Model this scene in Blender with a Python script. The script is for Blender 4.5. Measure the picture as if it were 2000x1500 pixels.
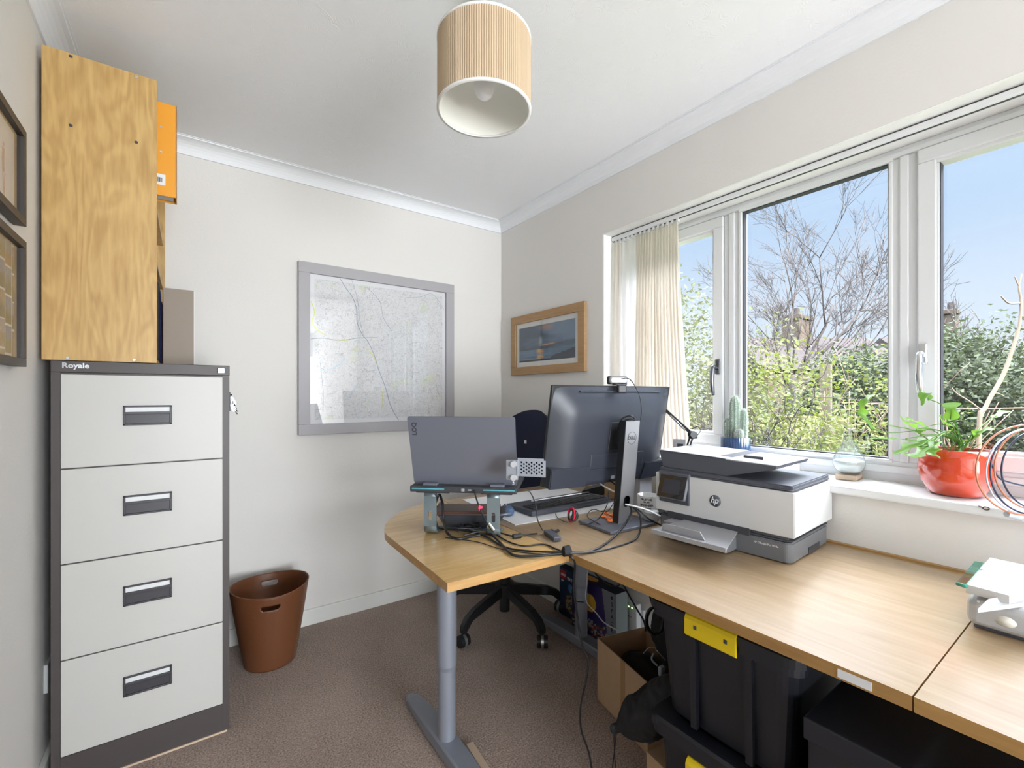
import bpy, bmesh, math, random
import numpy as np
from mathutils import Vector, Matrix
random.seed(7)
rng = np.random.default_rng(11)
for o in list(bpy.data.objects): bpy.data.objects.remove(o, do_unlink=True)
scene = bpy.context.scene
COL = scene.collection
PI = math.pi

# ------------------------------------------------------------------ camera
F_PX, CX, HY, CAMZ = 884.0, 1000.0, 771.0, 1.215
YAW = math.radians(35.5)
cam_data = bpy.data.cameras.new('camera')
cam_data.sensor_width = 36.0
cam_data.lens = 36.0 * F_PX / 2000.0
cam_data.shift_y = (HY - 750.0) / 2000.0
cam_data.clip_start = 0.02
cam_data.clip_end = 300
cam = bpy.data.objects.new('camera', cam_data)
cam.location = (0, 0, CAMZ)
cam.rotation_euler = (PI / 2, 0, -YAW)
COL.objects.link(cam)
scene.camera = cam

# ------------------------------------------------------------------ view, sky, sun, daylight
scene.view_settings.view_transform = 'Standard'
scene.view_settings.look = 'None'
scene.view_settings.gamma = 1.0
scene.view_settings.use_curve_mapping = False
scene.view_settings.exposure = 1.5
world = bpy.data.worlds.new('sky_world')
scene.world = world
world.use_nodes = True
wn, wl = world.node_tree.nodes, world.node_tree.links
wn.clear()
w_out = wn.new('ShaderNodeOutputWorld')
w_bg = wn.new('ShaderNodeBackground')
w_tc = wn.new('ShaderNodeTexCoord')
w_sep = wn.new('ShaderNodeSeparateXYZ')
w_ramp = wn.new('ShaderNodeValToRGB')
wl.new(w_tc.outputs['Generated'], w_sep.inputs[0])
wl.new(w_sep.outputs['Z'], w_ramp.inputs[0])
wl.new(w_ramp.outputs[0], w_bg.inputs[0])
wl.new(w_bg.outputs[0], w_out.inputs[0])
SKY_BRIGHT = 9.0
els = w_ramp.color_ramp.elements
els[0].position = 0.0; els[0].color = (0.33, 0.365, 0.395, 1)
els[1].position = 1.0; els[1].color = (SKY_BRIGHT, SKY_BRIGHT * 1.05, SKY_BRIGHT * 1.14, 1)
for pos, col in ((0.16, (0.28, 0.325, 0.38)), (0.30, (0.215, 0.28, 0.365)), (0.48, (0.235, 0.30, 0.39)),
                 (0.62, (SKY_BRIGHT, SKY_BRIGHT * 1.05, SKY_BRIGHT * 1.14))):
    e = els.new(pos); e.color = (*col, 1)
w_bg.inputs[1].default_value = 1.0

def add_light(name, kind, loc, rot, energy, color=(1, 1, 1), **kw):
    d = bpy.data.lights.new(name, kind)
    d.energy = energy; d.color = color
    for k, v in kw.items(): setattr(d, k, v)
    o = bpy.data.objects.new(name, d)
    o.location = loc; o.rotation_euler = rot
    COL.objects.link(o)
    return o
def aim(o, target):
    o.rotation_euler = (Vector(target) - o.location).to_track_quat('-Z', 'Y').to_euler()
sun = add_light('sun', 'SUN', (2, -10, 12), (0, 0, 0), 11.0, (1.0, 0.95, 0.86), angle=0.01)
aim(sun, (2 + 1.2, -10 + 8.2, 12 - 6.0))
# daylight portal in the window opening (guides sampling only)
portal = add_light('window_portal', 'AREA', (2.03, 0.72, 1.48), (0, 0, 0), 1, shape='RECTANGLE', size=1.9, size_y=1.15)
portal.rotation_euler = (0, PI / 2, 0)
portal.rotation_euler = (Vector((-1, 0, 0))).to_track_quat('-Z', 'Z').to_euler()
portal.data.cycles.is_portal = True
# added fill light, unseen behind the camera, lights the room through the rear opening
hall_fill = add_light('hall_fill_light', 'AREA', (0.95, -3.9, 1.05), (0, 0, 0), 84, (0.88, 0.945, 1.0), shape='RECTANGLE', size=1.9, size_y=1.8)
aim(hall_fill, (0.75, 1.6, 2.1))

# ------------------------------------------------------------------ pixel -> place (measuring the photograph)
FW = Vector((math.sin(YAW), math.cos(YAW), 0)); RT = Vector((math.cos(YAW), -math.sin(YAW), 0))
def ray(px, py):
    u = (px - CX) / F_PX; v = (HY - py) / F_PX
    return FW + RT * u + Vector((0, 0, v))
CP = Vector((0, 0, CAMZ))
def at_z(px, py, z): d = ray(px, py); return CP + d * ((z - CAMZ) / d.z)
def at_x(px, py, x): d = ray(px, py); return CP + d * (x / d.x)
def at_y(px, py, y): d = ray(px, py); return CP + d * (y / d.y)
def at_t(px, py, t): return CP + ray(px, py) * t

# ------------------------------------------------------------------ materials
MATS = {}
def new_mat(name):
    m = bpy.data.materials.new(name); m.use_nodes = True
    MATS[name] = m
    return m, m.node_tree.nodes, m.node_tree.links, m.node_tree.nodes['Principled BSDF']
def mat(name, col, rough=0.5, metal=0.0, bump=0.0, bscale=200, var=0.0, vscale=6, coat=0.0, spec=0.5, **kw):
    if name in MATS: return MATS[name]
    m, n, l, p = new_mat(name)
    p.inputs['Base Color'].default_value = (*col, 1)
    p.inputs['Roughness'].default_value = rough
    p.inputs['Metallic'].default_value = metal
    p.inputs['Coat Weight'].default_value = coat
    p.inputs['Specular IOR Level'].default_value = spec
    for k, v in kw.items(): p.inputs[k].default_value = v
    tc = n.new('ShaderNodeTexCoord')
    if var > 0:
        nz = n.new('ShaderNodeTexNoise'); nz.inputs['Scale'].default_value = vscale; nz.inputs['Detail'].default_value = 4
        l.new(tc.outputs['Object'], nz.inputs['Vector'])
        mx = n.new('ShaderNodeMix'); mx.data_type = 'RGBA'
        mx.inputs[6].default_value = (*[c * (1 - var) for c in col], 1)
        mx.inputs[7].default_value = (*[min(1, c * (1 + var)) for c in col], 1)
        l.new(nz.outputs['Fac'], mx.inputs[0]); l.new(mx.outputs[2], p.inputs['Base Color'])
    if bump > 0:
        nb = n.new('ShaderNodeTexNoise'); nb.inputs['Scale'].default_value = bscale; nb.inputs['Detail'].default_value = 3
        l.new(tc.outputs['Object'], nb.inputs['Vector'])
        b = n.new('ShaderNodeBump'); b.inputs['Strength'].default_value = bump; b.inputs['Distance'].default_value = 0.002
        l.new(nb.outputs['Fac'], b.inputs['Height']); l.new(b.outputs[0], p.inputs['Normal'])
    return m
def wood(name, c1, c2, axis='x', scale=1.0, rough=0.35, coat=0.0, streak=14, warp=1.2, bump=0.05):
    m, n, l, p = new_mat(name)
    tc = n.new('ShaderNodeTexCoord'); mp = n.new('ShaderNodeMapping')
    s = {'x': (1.2, streak, streak), 'y': (streak, 1.2, streak), 'z': (streak, streak, 1.2)}[axis]
    mp.inputs['Scale'].default_value = [v * scale for v in s]
    l.new(tc.outputs['Object'], mp.inputs[0])
    n1 = n.new('ShaderNodeTexNoise'); n1.inputs['Scale'].default_value = 1.6; n1.inputs['Detail'].default_value = 7
    n1.inputs['Roughness'].default_value = 0.62; n1.inputs['Distortion'].default_value = warp
    l.new(mp.outputs[0], n1.inputs['Vector'])
    n2 = n.new('ShaderNodeTexNoise'); n2.inputs['Scale'].default_value = 7; n2.inputs['Detail'].default_value = 5
    l.new(mp.outputs[0], n2.inputs['Vector'])
    ad = n.new('ShaderNodeMath'); ad.operation = 'MULTIPLY_ADD'; ad.inputs[1].default_value = 0.45
    l.new(n2.outputs['Fac'], ad.inputs[0]); l.new(n1.outputs['Fac'], ad.inputs[2])
    r = n.new('ShaderNodeValToRGB')
    r.color_ramp.elements[0].position = 0.45; r.color_ramp.elements[0].color = (*c2, 1)
    r.color_ramp.elements[1].position = 0.95; r.color_ramp.elements[1].color = (*c1, 1)
    l.new(ad.outputs[0], r.inputs[0]); l.new(r.outputs[0], p.inputs['Base Color'])
    p.inputs['Roughness'].default_value = rough; p.inputs['Coat Weight'].default_value = coat; p.inputs['Coat Roughness'].default_value = 0.12
    b = n.new('ShaderNodeBump'); b.inputs['Strength'].default_value = bump; b.inputs['Distance'].default_value = 0.001
    l.new(ad.outputs[0], b.inputs['Height']); l.new(b.outputs[0], p.inputs['Normal'])
    return m
def glassy(name, tint=(1, 1, 1), refl=0.06, rough=0.0):
    """thin clear pane: see-through plus a fresnel mirror"""
    m, n, l, p = new_mat(name)
    n.remove(p)
    out = n['Material Output']
    t = n.new('ShaderNodeBsdfTransparent'); t.inputs[0].default_value = (*tint, 1)
    g = n.new('ShaderNodeBsdfGlossy'); g.inputs['Roughness'].default_value = rough
    f = n.new('ShaderNodeLayerWeight'); f.inputs[0].default_value = 0.5     # facing = 1 - |cos|
    mx = n.new('ShaderNodeMixShader')
    pw = n.new('ShaderNodeMath'); pw.operation = 'POWER'; pw.inputs[1].default_value = 5.0
    mt = n.new('ShaderNodeMath'); mt.operation = 'MULTIPLY_ADD'; mt.inputs[1].default_value = 0.9; mt.inputs[2].default_value = refl
    mt.use_clamp = True
    l.new(f.outputs['Facing'], pw.inputs[0]); l.new(pw.outputs[0], mt.inputs[0]); l.new(mt.outputs[0], mx.inputs[0])
    l.new(t.outputs[0], mx.inputs[1]); l.new(g.outputs[0], mx.inputs[2]); l.new(mx.outputs[0], out.inputs[0])
    return m
def vcol(name, rough=0.5, coat=0.0):
    """printed artwork: colours stored on the mesh"""
    m, n, l, p = new_mat(name)
    a = n.new('ShaderNodeVertexColor'); a.layer_name = 'Col'
    l.new(a.outputs[0], p.inputs['Base Color']); p.inputs['Roughness'].default_value = rough
    p.inputs['Coat Weight'].default_value = coat
    return m
def s2l(r, g, b):
    f = lambda c: (c / 255 / 12.92) if c <= 10 else ((c / 255 + 0.055) / 1.055) ** 2.4
    return (f(r), f(g), f(b))

mat('wall_paint', (0.765, 0.74, 0.705), 0.85, bump=0.25, bscale=120, var=0.012, vscale=3)
mat('reveal_paint', (0.90, 0.89, 0.86), 0.8, bump=0.1, bscale=120)
mat('cove_white', (0.86, 0.87, 0.89), 0.75)
mat('gloss_trim', (0.78, 0.78, 0.74), 0.4)
mat('upvc', (0.80, 0.81, 0.82), 0.28, coat=0.3)
mat('gasket', (0.05, 0.05, 0.06), 0.6)
mat('black_plastic', (0.018, 0.019, 0.022), 0.42)
mat('matt_black', (0.008, 0.008, 0.010), 0.7, bump=0.2, bscale=400)
mat('cable_black', (0.012, 0.012, 0.014), 0.35)
mat('cable_white', (0.75, 0.75, 0.76), 0.4)
mat('dark_shell', (0.035, 0.040, 0.055), 0.36, bump=0.12, bscale=900)
mat('silver', (0.55, 0.56, 0.58), 0.33, metal=0.9)
mat('chrome', (0.75, 0.76, 0.78), 0.15, metal=1.0)
mat('dark_chrome', (0.22, 0.23, 0.26), 0.22, metal=1.0)
mat('stand_silver', (0.42, 0.42, 0.43), 0.38, metal=0.75)
mat('desk_leg_grey', (0.27, 0.29, 0.34), 0.45, metal=0.35)
mat('stand_alu', (0.23, 0.29, 0.32), 0.42, metal=0.6)
mat('laptop_grey', (0.165, 0.175, 0.215), 0.42, metal=0.35)
mat('laptop_dark', (0.035, 0.037, 0.045), 0.45)
mat('vent_teal', (0.10, 0.38, 0.45), 0.4)
mat('ink_dark', (0.04, 0.04, 0.05), 0.6)
mat('ink_white', (0.85, 0.85, 0.86), 0.6)
mat('cabinet_brown', (0.068, 0.056, 0.055), 0.45, bump=0.1, bscale=600)
mat('drawer_cream', (0.54, 0.53, 0.505), 0.42, bump=0.06, bscale=500)
mat('label_white', (0.72, 0.73, 0.74), 0.5)
mat('handle_black', (0.045, 0.042, 0.05), 0.4)
mat('leather_brown', (0.15, 0.053, 0.020), 0.45, bump=0.25, bscale=350, var=0.12)
mat('orange_card', (0.75, 0.31, 0.015), 0.5)
mat('paper', (0.80, 0.80, 0.82), 0.75)
mat('card_kraft', (0.50, 0.33, 0.19), 0.75, var=0.08, vscale=30, bump=0.1, bscale=150)
mat('card_dark', (0.30, 0.20, 0.12), 0.8)
mat('card_grey_brown', (0.33, 0.27, 0.22), 0.8, bump=0.1)
mat('parcel_tape', (0.42, 0.25, 0.12), 0.25)
mat('map_frame', (0.40, 0.385, 0.40), 0.5, bump=0.08, bscale=300)
mat('dark_frame', (0.045, 0.036, 0.032), 0.45, bump=0.15, bscale=300)
mat('mount_white', (0.84, 0.83, 0.80), 0.7)
mat('navy_fabric', (0.010, 0.014, 0.040), 0.85, bump=0.3, bscale=500)
mat('black_fabric', (0.005, 0.005, 0.006), 0.75, bump=0.5, bscale=160)
mat('tote_black', (0.008, 0.009, 0.014), 0.38, bump=0.08, bscale=300)
mat('clip_yellow', (0.72, 0.52, 0.0), 0.4)
mat('printer_white', (0.60, 0.60, 0.60), 0.5, bump=0.05, bscale=600)
mat('printer_dark', (0.075, 0.08, 0.10), 0.42)
mat('printer_grey', (0.16, 0.165, 0.18), 0.42)
mat('tray_grey', (0.30, 0.30, 0.315), 0.45)
mat('screen_glass', (0.01, 0.011, 0.014), 0.08, coat=0.5)
mat('mug_white', (0.82, 0.81, 0.79), 0.25, coat=0.3)
mat('blue_glaze', (0.010, 0.05, 0.14), 0.22, coat=0.6)
mat('soil', (0.05, 0.03, 0.02), 0.95, bump=0.8, bscale=90)
mat('red_glaze', (0.62, 0.05, 0.01), 0.12, coat=1.0)
mat('cactus_green', (0.26, 0.34, 0.26), 0.7)
mat('cactus_hair', (0.75, 0.77, 0.74), 0.8)
mat('pink_tag', (0.75, 0.05, 0.12), 0.5)
mat('strap_red', (0.65, 0.01, 0.05), 0.5)
mat('orange_rubber', (0.95, 0.22, 0.04), 0.45)
mat('mouse_blue', (0.08, 0.14, 0.27), 0.35)
mat('wood_light', (0.60, 0.46, 0.34), 0.5)
mat('device_white', (0.50, 0.51, 0.53), 0.35, coat=0.2)
mat('led_green', (0.1, 0.7, 0.1), 0.4)
MATS['led_green'].node_tree.nodes['Principled BSDF'].inputs['Emission Color'].default_value = (0.2, 1, 0.15, 1)
MATS['led_green'].node_tree.nodes['Principled BSDF'].inputs['Emission Strength'].default_value = 1.5
mat('shade_cream', (0.56, 0.43, 0.29), 0.8)
mat('shade_lining', (0.80, 0.78, 0.71), 0.7)
mat('bulb_white', (0.88, 0.88, 0.90), 0.3)
mat('bare_bark', (0.030, 0.025, 0.025), 0.95)
mat('bark_pale', (0.10, 0.072, 0.05), 0.9, var=0.2, vscale=20)
mat('post_wood', (0.06, 0.053, 0.038), 0.9, var=0.25, vscale=12)
mat('fence_wood', (0.13, 0.12, 0.06), 0.9, var=0.2, vscale=8)
mat('stone', (0.062, 0.05, 0.043), 1.0, spec=0.0, var=0.3, vscale=3)
mat('slate', (0.038, 0.034, 0.035), 1.0, spec=0.0, var=0.2, vscale=2)
mat('lawn', (0.04, 0.05, 0.02), 0.95, var=0.3, vscale=5)
wood('desk_oak', (0.43, 0.305, 0.18), (0.33, 0.215, 0.11), 'y', 1.4, 0.34, coat=0.6)
wood('desk_oak_x', (0.74, 0.50, 0.22), (0.54, 0.32, 0.11), 'x', 1.1, 0.26, coat=0.7)
wood('desk_edge', (0.42, 0.24, 0.075), (0.30, 0.155, 0.045), 'y', 1.5, 0.4)
wood('desk_edge_x', (0.52, 0.31, 0.12), (0.38, 0.20, 0.065), 'x', 1.5, 0.4)
wood('oak_frame', (0.46, 0.28, 0.13), (0.35, 0.20, 0.085), 'y', 3, 0.5)
wood('brown_wood', (0.12, 0.05, 0.035), (0.06, 0.028, 0.02), 'x', 3, 0.4)

# birch plywood with long flame grain
m, n, l, p = new_mat('birch_ply')
tc = n.new('ShaderNodeTexCoord'); mp = n.new('ShaderNodeMapping'); mp.inputs['Scale'].default_value = (5.5, 5.5, 1.1)
l.new(tc.outputs['Object'], mp.inputs[0])
n1 = n.new('ShaderNodeTexNoise'); n1.inputs['Scale'].default_value = 1.35; n1.inputs['Detail'].default_value = 2.0; n1.inputs['Distortion'].default_value = 1.4
l.new(mp.outputs[0], n1.inputs['Vector'])
mu = n.new('ShaderNodeMath'); mu.operation = 'MULTIPLY'; mu.inputs[1].default_value = 46
l.new(n1.outputs['Fac'], mu.inputs[0])
si = n.new('ShaderNodeMath'); si.operation = 'SINE'; l.new(mu.outputs[0], si.inputs[0])
fine = n.new('ShaderNodeTexNoise'); fine.inputs['Scale'].default_value = 60; fine.inputs['Detail'].default_value = 3
mp2 = n.new('ShaderNodeMapping'); mp2.inputs['Scale'].default_value = (6, 6, 0.7); l.new(tc.outputs['Object'], mp2.inputs[0]); l.new(mp2.outputs[0], fine.inputs['Vector'])
fine.inputs['Scale'].default_value = 12
ma = n.new('ShaderNodeMath'); ma.operation = 'MULTIPLY_ADD'; ma.inputs[1].default_value = 0.12
l.new(si.outputs[0], ma.inputs[0]); l.new(fine.outputs['Fac'], ma.inputs[2])
r = n.new('ShaderNodeValToRGB'); r.color_ramp.elements[0].position = 0.22; r.color_ramp.elements[0].color = (0.44, 0.26, 0.085, 1)
r.color_ramp.elements[1].position = 0.78; r.color_ramp.elements[1].color = (0.62, 0.405, 0.155, 1)
l.new(ma.outputs[0], r.inputs[0]); l.new(r.outputs[0], p.inputs['Base Color']); p.inputs['Roughness'].default_value = 0.42

# carpet
m, n, l, p = new_mat('carpet')
tc = n.new('ShaderNodeTexCoord')
n1 = n.new('ShaderNodeTexNoise'); n1.inputs['Scale'].default_value = 170; n1.inputs['Detail'].default_value = 3
n2 = n.new('ShaderNodeTexNoise'); n2.inputs['Scale'].default_value = 3.2; n2.inputs['Detail'].default_value = 3
l.new(tc.outputs['Object'], n1.inputs['Vector']); l.new(tc.outputs['Object'], n2.inputs['Vector'])
ma = n.new('ShaderNodeMath'); ma.operation = 'MULTIPLY_ADD'; ma.inputs[1].default_value = 0.28
l.new(n2.outputs['Fac'], ma.inputs[0]); l.new(n1.outputs['Fac'], ma.inputs[2])
r = n.new('ShaderNodeValToRGB'); r.color_ramp.elements[0].position = 0.47; r.color_ramp.elements[0].color = (0.185, 0.130, 0.100, 1)
r.color_ramp.elements[1].position = 0.83; r.color_ramp.elements[1].color = (0.50, 0.385, 0.325, 1)
l.new(ma.outputs[0], r.inputs[0]); l.new(r.outputs[0], p.inputs['Base Color']); p.inputs['Roughness'].default_value = 0.97
p.inputs['Sheen Weight'].default_value = 0.2
b = n.new('ShaderNodeBump'); b.inputs['Strength'].default_value = 0.8; b.inputs['Distance'].default_value = 0.006
l.new(n1.outputs['Fac'], b.inputs['Height']); l.new(b.outputs[0], p.inputs['Normal'])

# swirled textured ceiling plaster
m, n, l, p = new_mat('ceiling_swirl')
tc = n.new('ShaderNodeTexCoord')
nz = n.new('ShaderNodeTexNoise'); nz.inputs['Scale'].default_value = 7; nz.inputs['Detail'].default_value = 1; l.new(tc.outputs['Object'], nz.inputs['Vector'])
vo = n.new('ShaderNodeTexVoronoi'); vo.inputs['Scale'].default_value = 17; vo.inputs['Randomness'].default_value = 1.0; l.new(tc.outputs['Object'], vo.inputs['Vector'])
mu = n.new('ShaderNodeMath'); mu.operation = 'MULTIPLY'; mu.inputs[1].default_value = 62
l.new(vo.outputs['Distance'], mu.inputs[0])
sn = n.new('ShaderNodeMath'); sn.operation = 'SINE'; l.new(mu.outputs[0], sn.inputs[0])
mm = n.new('ShaderNodeMath'); mm.operation = 'MULTIPLY'; l.new(sn.outputs[0], mm.inputs[0])
n3 = n.new('ShaderNodeTexNoise'); n3.inputs['Scale'].default_value = 16; l.new(tc.outputs['Object'], n3.inputs['Vector'])
r = n.new('ShaderNodeValToRGB'); r.color_ramp.elements[0].position = 0.42; r.color_ramp.elements[1].position = 0.62
l.new(n3.outputs['Fac'], r.inputs[0]); l.new(r.outputs[0], mm.inputs[1])
b = n.new('ShaderNodeBump'); b.inputs['Strength'].default_value = 0.14; b.inputs['Distance'].default_value = 0.0016
l.new(mm.outputs[0], b.inputs['Height']); l.new(b.outputs[0], p.inputs['Normal'])
p.inputs['Base Color'].default_value = (0.92, 0.925, 0.935, 1); p.inputs['Roughness'].default_value = 0.8

# translucent sheer and lamp fabrics, leaves
def translucent(name, col, tcol, mixf, rough=0.8, var=0.0):
    m, n, l, p = new_mat(name)
    p.inputs['Base Color'].default_value = (*col, 1); p.inputs['Roughness'].default_value = rough
    t = n.new('ShaderNodeBsdfTranslucent'); t.inputs[0].default_value = (*tcol, 1)
    mx = n.new('ShaderNodeMixShader'); mx.inputs[0].default_value = mixf
    l.new(p.outputs[0], mx.inputs[1]); l.new(t.outputs[0], mx.inputs[2]); l.new(mx.outputs[0], n['Material Output'].inputs[0])
    if var:
        oi = n.new('ShaderNodeTexCoord'); nz = n.new('ShaderNodeTexNoise'); nz.inputs['Scale'].default_value = 9; nz.inputs['Detail'].default_value = 4
        l.new(oi.outputs['Object'], nz.inputs['Vector'])
        for node, c in ((p, col), (t, tcol)):
            k = n.new('ShaderNodeMix'); k.data_type = 'RGBA'
            k.inputs[6].default_value = (*[x * (1 - var) for x in c], 1); k.inputs[7].default_value = (*[min(1, x * (1 + var)) for x in c], 1)
            l.new(nz.outputs['Fac'], k.inputs[0]); l.new(k.outputs[2], node.inputs[0])
    return m
translucent('curtain_cream', (0.86, 0.82, 0.75), (0.90, 0.85, 0.79), 0.55)
translucent('curtain_white', (0.90, 0.89, 0.87), (0.92, 0.89, 0.90), 0.55)
translucent('leaf_lime', (0.066, 0.083, 0.018), (0.09, 0.11, 0.016), 0.4, var=0.5)
translucent('leaf_dark', (0.026, 0.038, 0.019), (0.038, 0.053, 0.019), 0.3, var=0.45)
translucent('leaf_olive', (0.06, 0.068, 0.034), (0.075, 0.085, 0.034), 0.35, var=0.4)
translucent('fern_green', (0.12, 0.27, 0.035), (0.22, 0.42, 0.05), 0.45, rough=0.4, var=0.3)
glassy('window_glass', (0.97, 0.98, 0.99), 0.04)
glassy('picture_glass', (0.985, 0.985, 0.985), 0.045)
glassy('bottle_glass', (0.86, 0.89, 0.89), 0.14)
glassy('teal_clear', (0.45, 0.85, 0.75), 0.08)
m, n, l, p = new_mat('storm_liquid'); p.inputs['Base Color'].default_value = (0.86, 0.89, 0.90, 1); p.inputs['Roughness'].default_value = 0.25
p.inputs['Subsurface Weight'].default_value = 0.3; p.inputs['Transmission Weight'].default_value = 0.35
vcol('print_matt', 0.6); vcol('print_gloss', 0.3, 0.3)

# ------------------------------------------------------------------ mesh building
class B:
    """collects faces, builds ONE mesh object"""
    def __init__(s): s.v = []; s.f = []; s.sm = []; s.mi = []
    def add(s, vs, fs, smooth=False, mi=0, mtx=None):
        k = len(s.v)
        for p in vs:
            p = Vector(p)
            s.v.append(tuple(mtx @ p) if mtx is not None else tuple(p))
        for f in fs: s.f.append([i + k for i in f]); s.sm.append(smooth); s.mi.append(mi)
        return s
    def addbm(s, bm, smooth=False, mi=0, mtx=None):
        bm.verts.index_update()
        s.add([v.co.copy() for v in bm.verts], [[v.index for v in f.verts] for f in bm.faces], smooth, mi, mtx); bm.free(); return s
    def box(s, x0, x1, y0, y1, z0, z1, bev=0.0, mtx=None, mi=0, seg=2):
        bm = bmesh.new(); bmesh.ops.create_cube(bm, size=1)
        for v in bm.verts:
            v.co = Vector(((x0 + x1) / 2 + v.co.x * (x1 - x0), (y0 + y1) / 2 + v.co.y * (y1 - y0), (z0 + z1) / 2 + v.co.z * (z1 - z0)))
        if bev > 0: bmesh.ops.bevel(bm, geom=bm.edges[:], offset=bev, segments=seg, affect='EDGES', profile=0.5)
        return s.addbm(bm, False, mi, mtx)
    def prism(s, poly, h0, h1, plane='xy', bev=0.0, mtx=None, mi=0, smooth=False):
        """poly: 2D points; extruded between h0 and h1 along the third axis"""
        bm = bmesh.new()
        def P(a, b, h): return {'xy': (a, b, h), 'xz': (a, h, b), 'yz': (h, a, b)}[plane]
        lo = [bm.verts.new(P(a, b, h0)) for a, b in poly]; hi = [bm.verts.new(P(a, b, h1)) for a, b in poly]
        bm.faces.new(lo[::-1]); bm.faces.new(hi)
        for i in range(len(poly)):
            j = (i + 1) % len(poly); bm.faces.new((lo[i], lo[j], hi[j], hi[i]))
        bmesh.ops.recalc_face_normals(bm, faces=bm.faces[:])
        if bev > 0:
            bmesh.ops.bevel(bm, geom=[e for e in bm.edges if e.calc_face_angle(0) > 0.5], offset=bev, segments=2, affect='EDGES')
        return s.addbm(bm, smooth, mi, mtx)
    def cyl(s, p0, p1, r0, r1=None, seg=20, mi=0, caps=True, mtx=None):
        if r1 is None: r1 = r0
        p0, p1 = Vector(p0), Vector(p1); d = (p1 - p0).normalized()
        a = d.orthogonal().normalized(); b = d.cross(a)
        vs = []
        for p, r in ((p0, r0), (p1, r1)):
            for i in range(seg):
                t = 2 * PI * i / seg; vs.append(p + a * (math.cos(t) * r) + b * (math.sin(t) * r))
        s.add(vs, [(i, (i + 1) % seg, seg + (i + 1) % seg, seg + i) for i in range(seg)], True, mi, mtx)
        if caps: s.add(vs, [list(range(seg))[::-1], list(range(seg, 2 * seg))], False, mi, mtx)
        return s
    def lathe(s, prof, c=(0, 0, 0), seg=40, mi=0, sx=1, sy=1, mtx=None):
        c = Vector(c); vs = []
        for r, z in prof:
            for i in range(seg):
                t = 2 * PI * i / seg; vs.append(c + Vector((math.cos(t) * r * sx, math.sin(t) * r * sy, z)))
        fs = []
        for k in range(len(prof) - 1):
            for i in range(seg):
                j = (i + 1) % seg; fs.append((k * seg + i, k * seg + j, (k + 1) * seg + j, (k + 1) * seg + i))
        return s.add(vs, fs, True, mi, mtx)
    def tube(s, pts, r, seg=8, res=6, mi=0, closed=False, mtx=None, raw=False):
        P = [Vector(p) for p in pts]
        if not raw and len(P) > 2: P = catmull(P, res, closed)
        n = len(P)
        R = r if isinstance(r, (list, tuple)) else None
        vs = []; prev = None
        for i, p in enumerate(P):
            if closed: d = P[(i + 1) % n] - P[i - 1]
            else: d = (P[min(i + 1, n - 1)] - P[max(i - 1, 0)])
            if d.length < 1e-9: d = Vector((0, 0, 1))
            d.normalize()
            if prev is None: a = d.orthogonal().normalized()
            else:
                a = prev - d * prev.dot(d)
                a = a.normalized() if a.length > 1e-6 else d.orthogonal().normalized()
            prev = a; b = d.cross(a)
            if R: 
                f = i / (n - 1) * (len(R) - 1); k = min(int(f), len(R) - 2); rr = R[k] + (R[k + 1] - R[k]) * (f - k)
            else: rr = r
            for k in range(seg):
                t = 2 * PI * k / seg; vs.append(p + a * (math.cos(t) * rr) + b * (math.sin(t) * rr))
        fs = []
        for i in range(n if closed else n - 1):
            for k in range(seg):
                j = (k + 1) % seg; i2 = (i + 1) % n
                fs.append((i * seg + k, i * seg + j, i2 * seg + j, i2 * seg + k))
        if not closed: fs += [list(range(seg))[::-1], list(range((n - 1) * seg, n * seg))]
        return s.add(vs, fs, True, mi, mtx)
    def ball(s, c, rx, ry=None, rz=None, seg=20, rings=12, mi=0, mtx=None):
        ry = ry or rx; rz = rz or rx
        prof = [(math.sin(PI * i / rings), -math.cos(PI * i / rings)) for i in range(rings + 1)]
        c = Vector(c); vs = []
        for r, z in prof:
            for i in range(seg):
                t = 2 * PI * i / seg; vs.append(c + Vector((math.cos(t) * r * rx, math.sin(t) * r * ry, z * rz)))
        fs = [(k * seg + i, k * seg + (i + 1) % seg, (k + 1) * seg + (i + 1) % seg, (k + 1) * seg + i) for k in range(rings) for i in range(seg)]
        return s.add(vs, fs, True, mi, mtx)
    def holeplate(s, x0, x1, z0, z1, cx, cz, rx, rz, y0, y1, n=24, rounded=True, mi=0, mtx=None):
        """upright plate in xz, thickness y0..y1, with a stadium/ellipse hole"""
        outer, inner = [], []
        for i in range(n):
            t = 2 * PI * (i + 0.5) / n; c, q = math.cos(t), math.sin(t)
            k = min(((x1 - x0) / 2) / abs(c) if abs(c) > 1e-9 else 1e9, ((z1 - z0) / 2) / abs(q) if abs(q) > 1e-9 else 1e9)
            outer.append(((x0 + x1) / 2 + c * k, (z0 + z1) / 2 + q * k))
            if rz > rx: inner.append((cx + c * rx, cz + (rz - rx) * (1 if q > 0 else -1) + q * rx))
            elif rx > rz: inner.append((cx + (rx - rz) * (1 if c > 0 else -1) + c * rz, cz + q * rz))
            else: inner.append((cx + c * rx, cz + q * rx))
        # add true corners
        vs = [];
        for y in (y0, y1):
            vs += [(a, y, b) for a, b in outer] + [(a, y, b) for a, b in inner]
        fs = []
        for i in range(n):
            j = (i + 1) % n
            fs.append((i, j, n + j, n + i)); fs.append((2 * n + j, 2 * n + i, 3 * n + i, 3 * n + j))
            fs.append((n + i, n + j, 3 * n + j, 3 * n + i)); fs.append((j, i, 2 * n + i, 2 * n + j))
        s.add(vs, fs, False, mi, mtx)
        # corner triangles
        for y in (y0, y1):
            pass
        cs = [(x1, z1), (x0, z1), (x0, z0), (x1, z0)]
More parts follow.
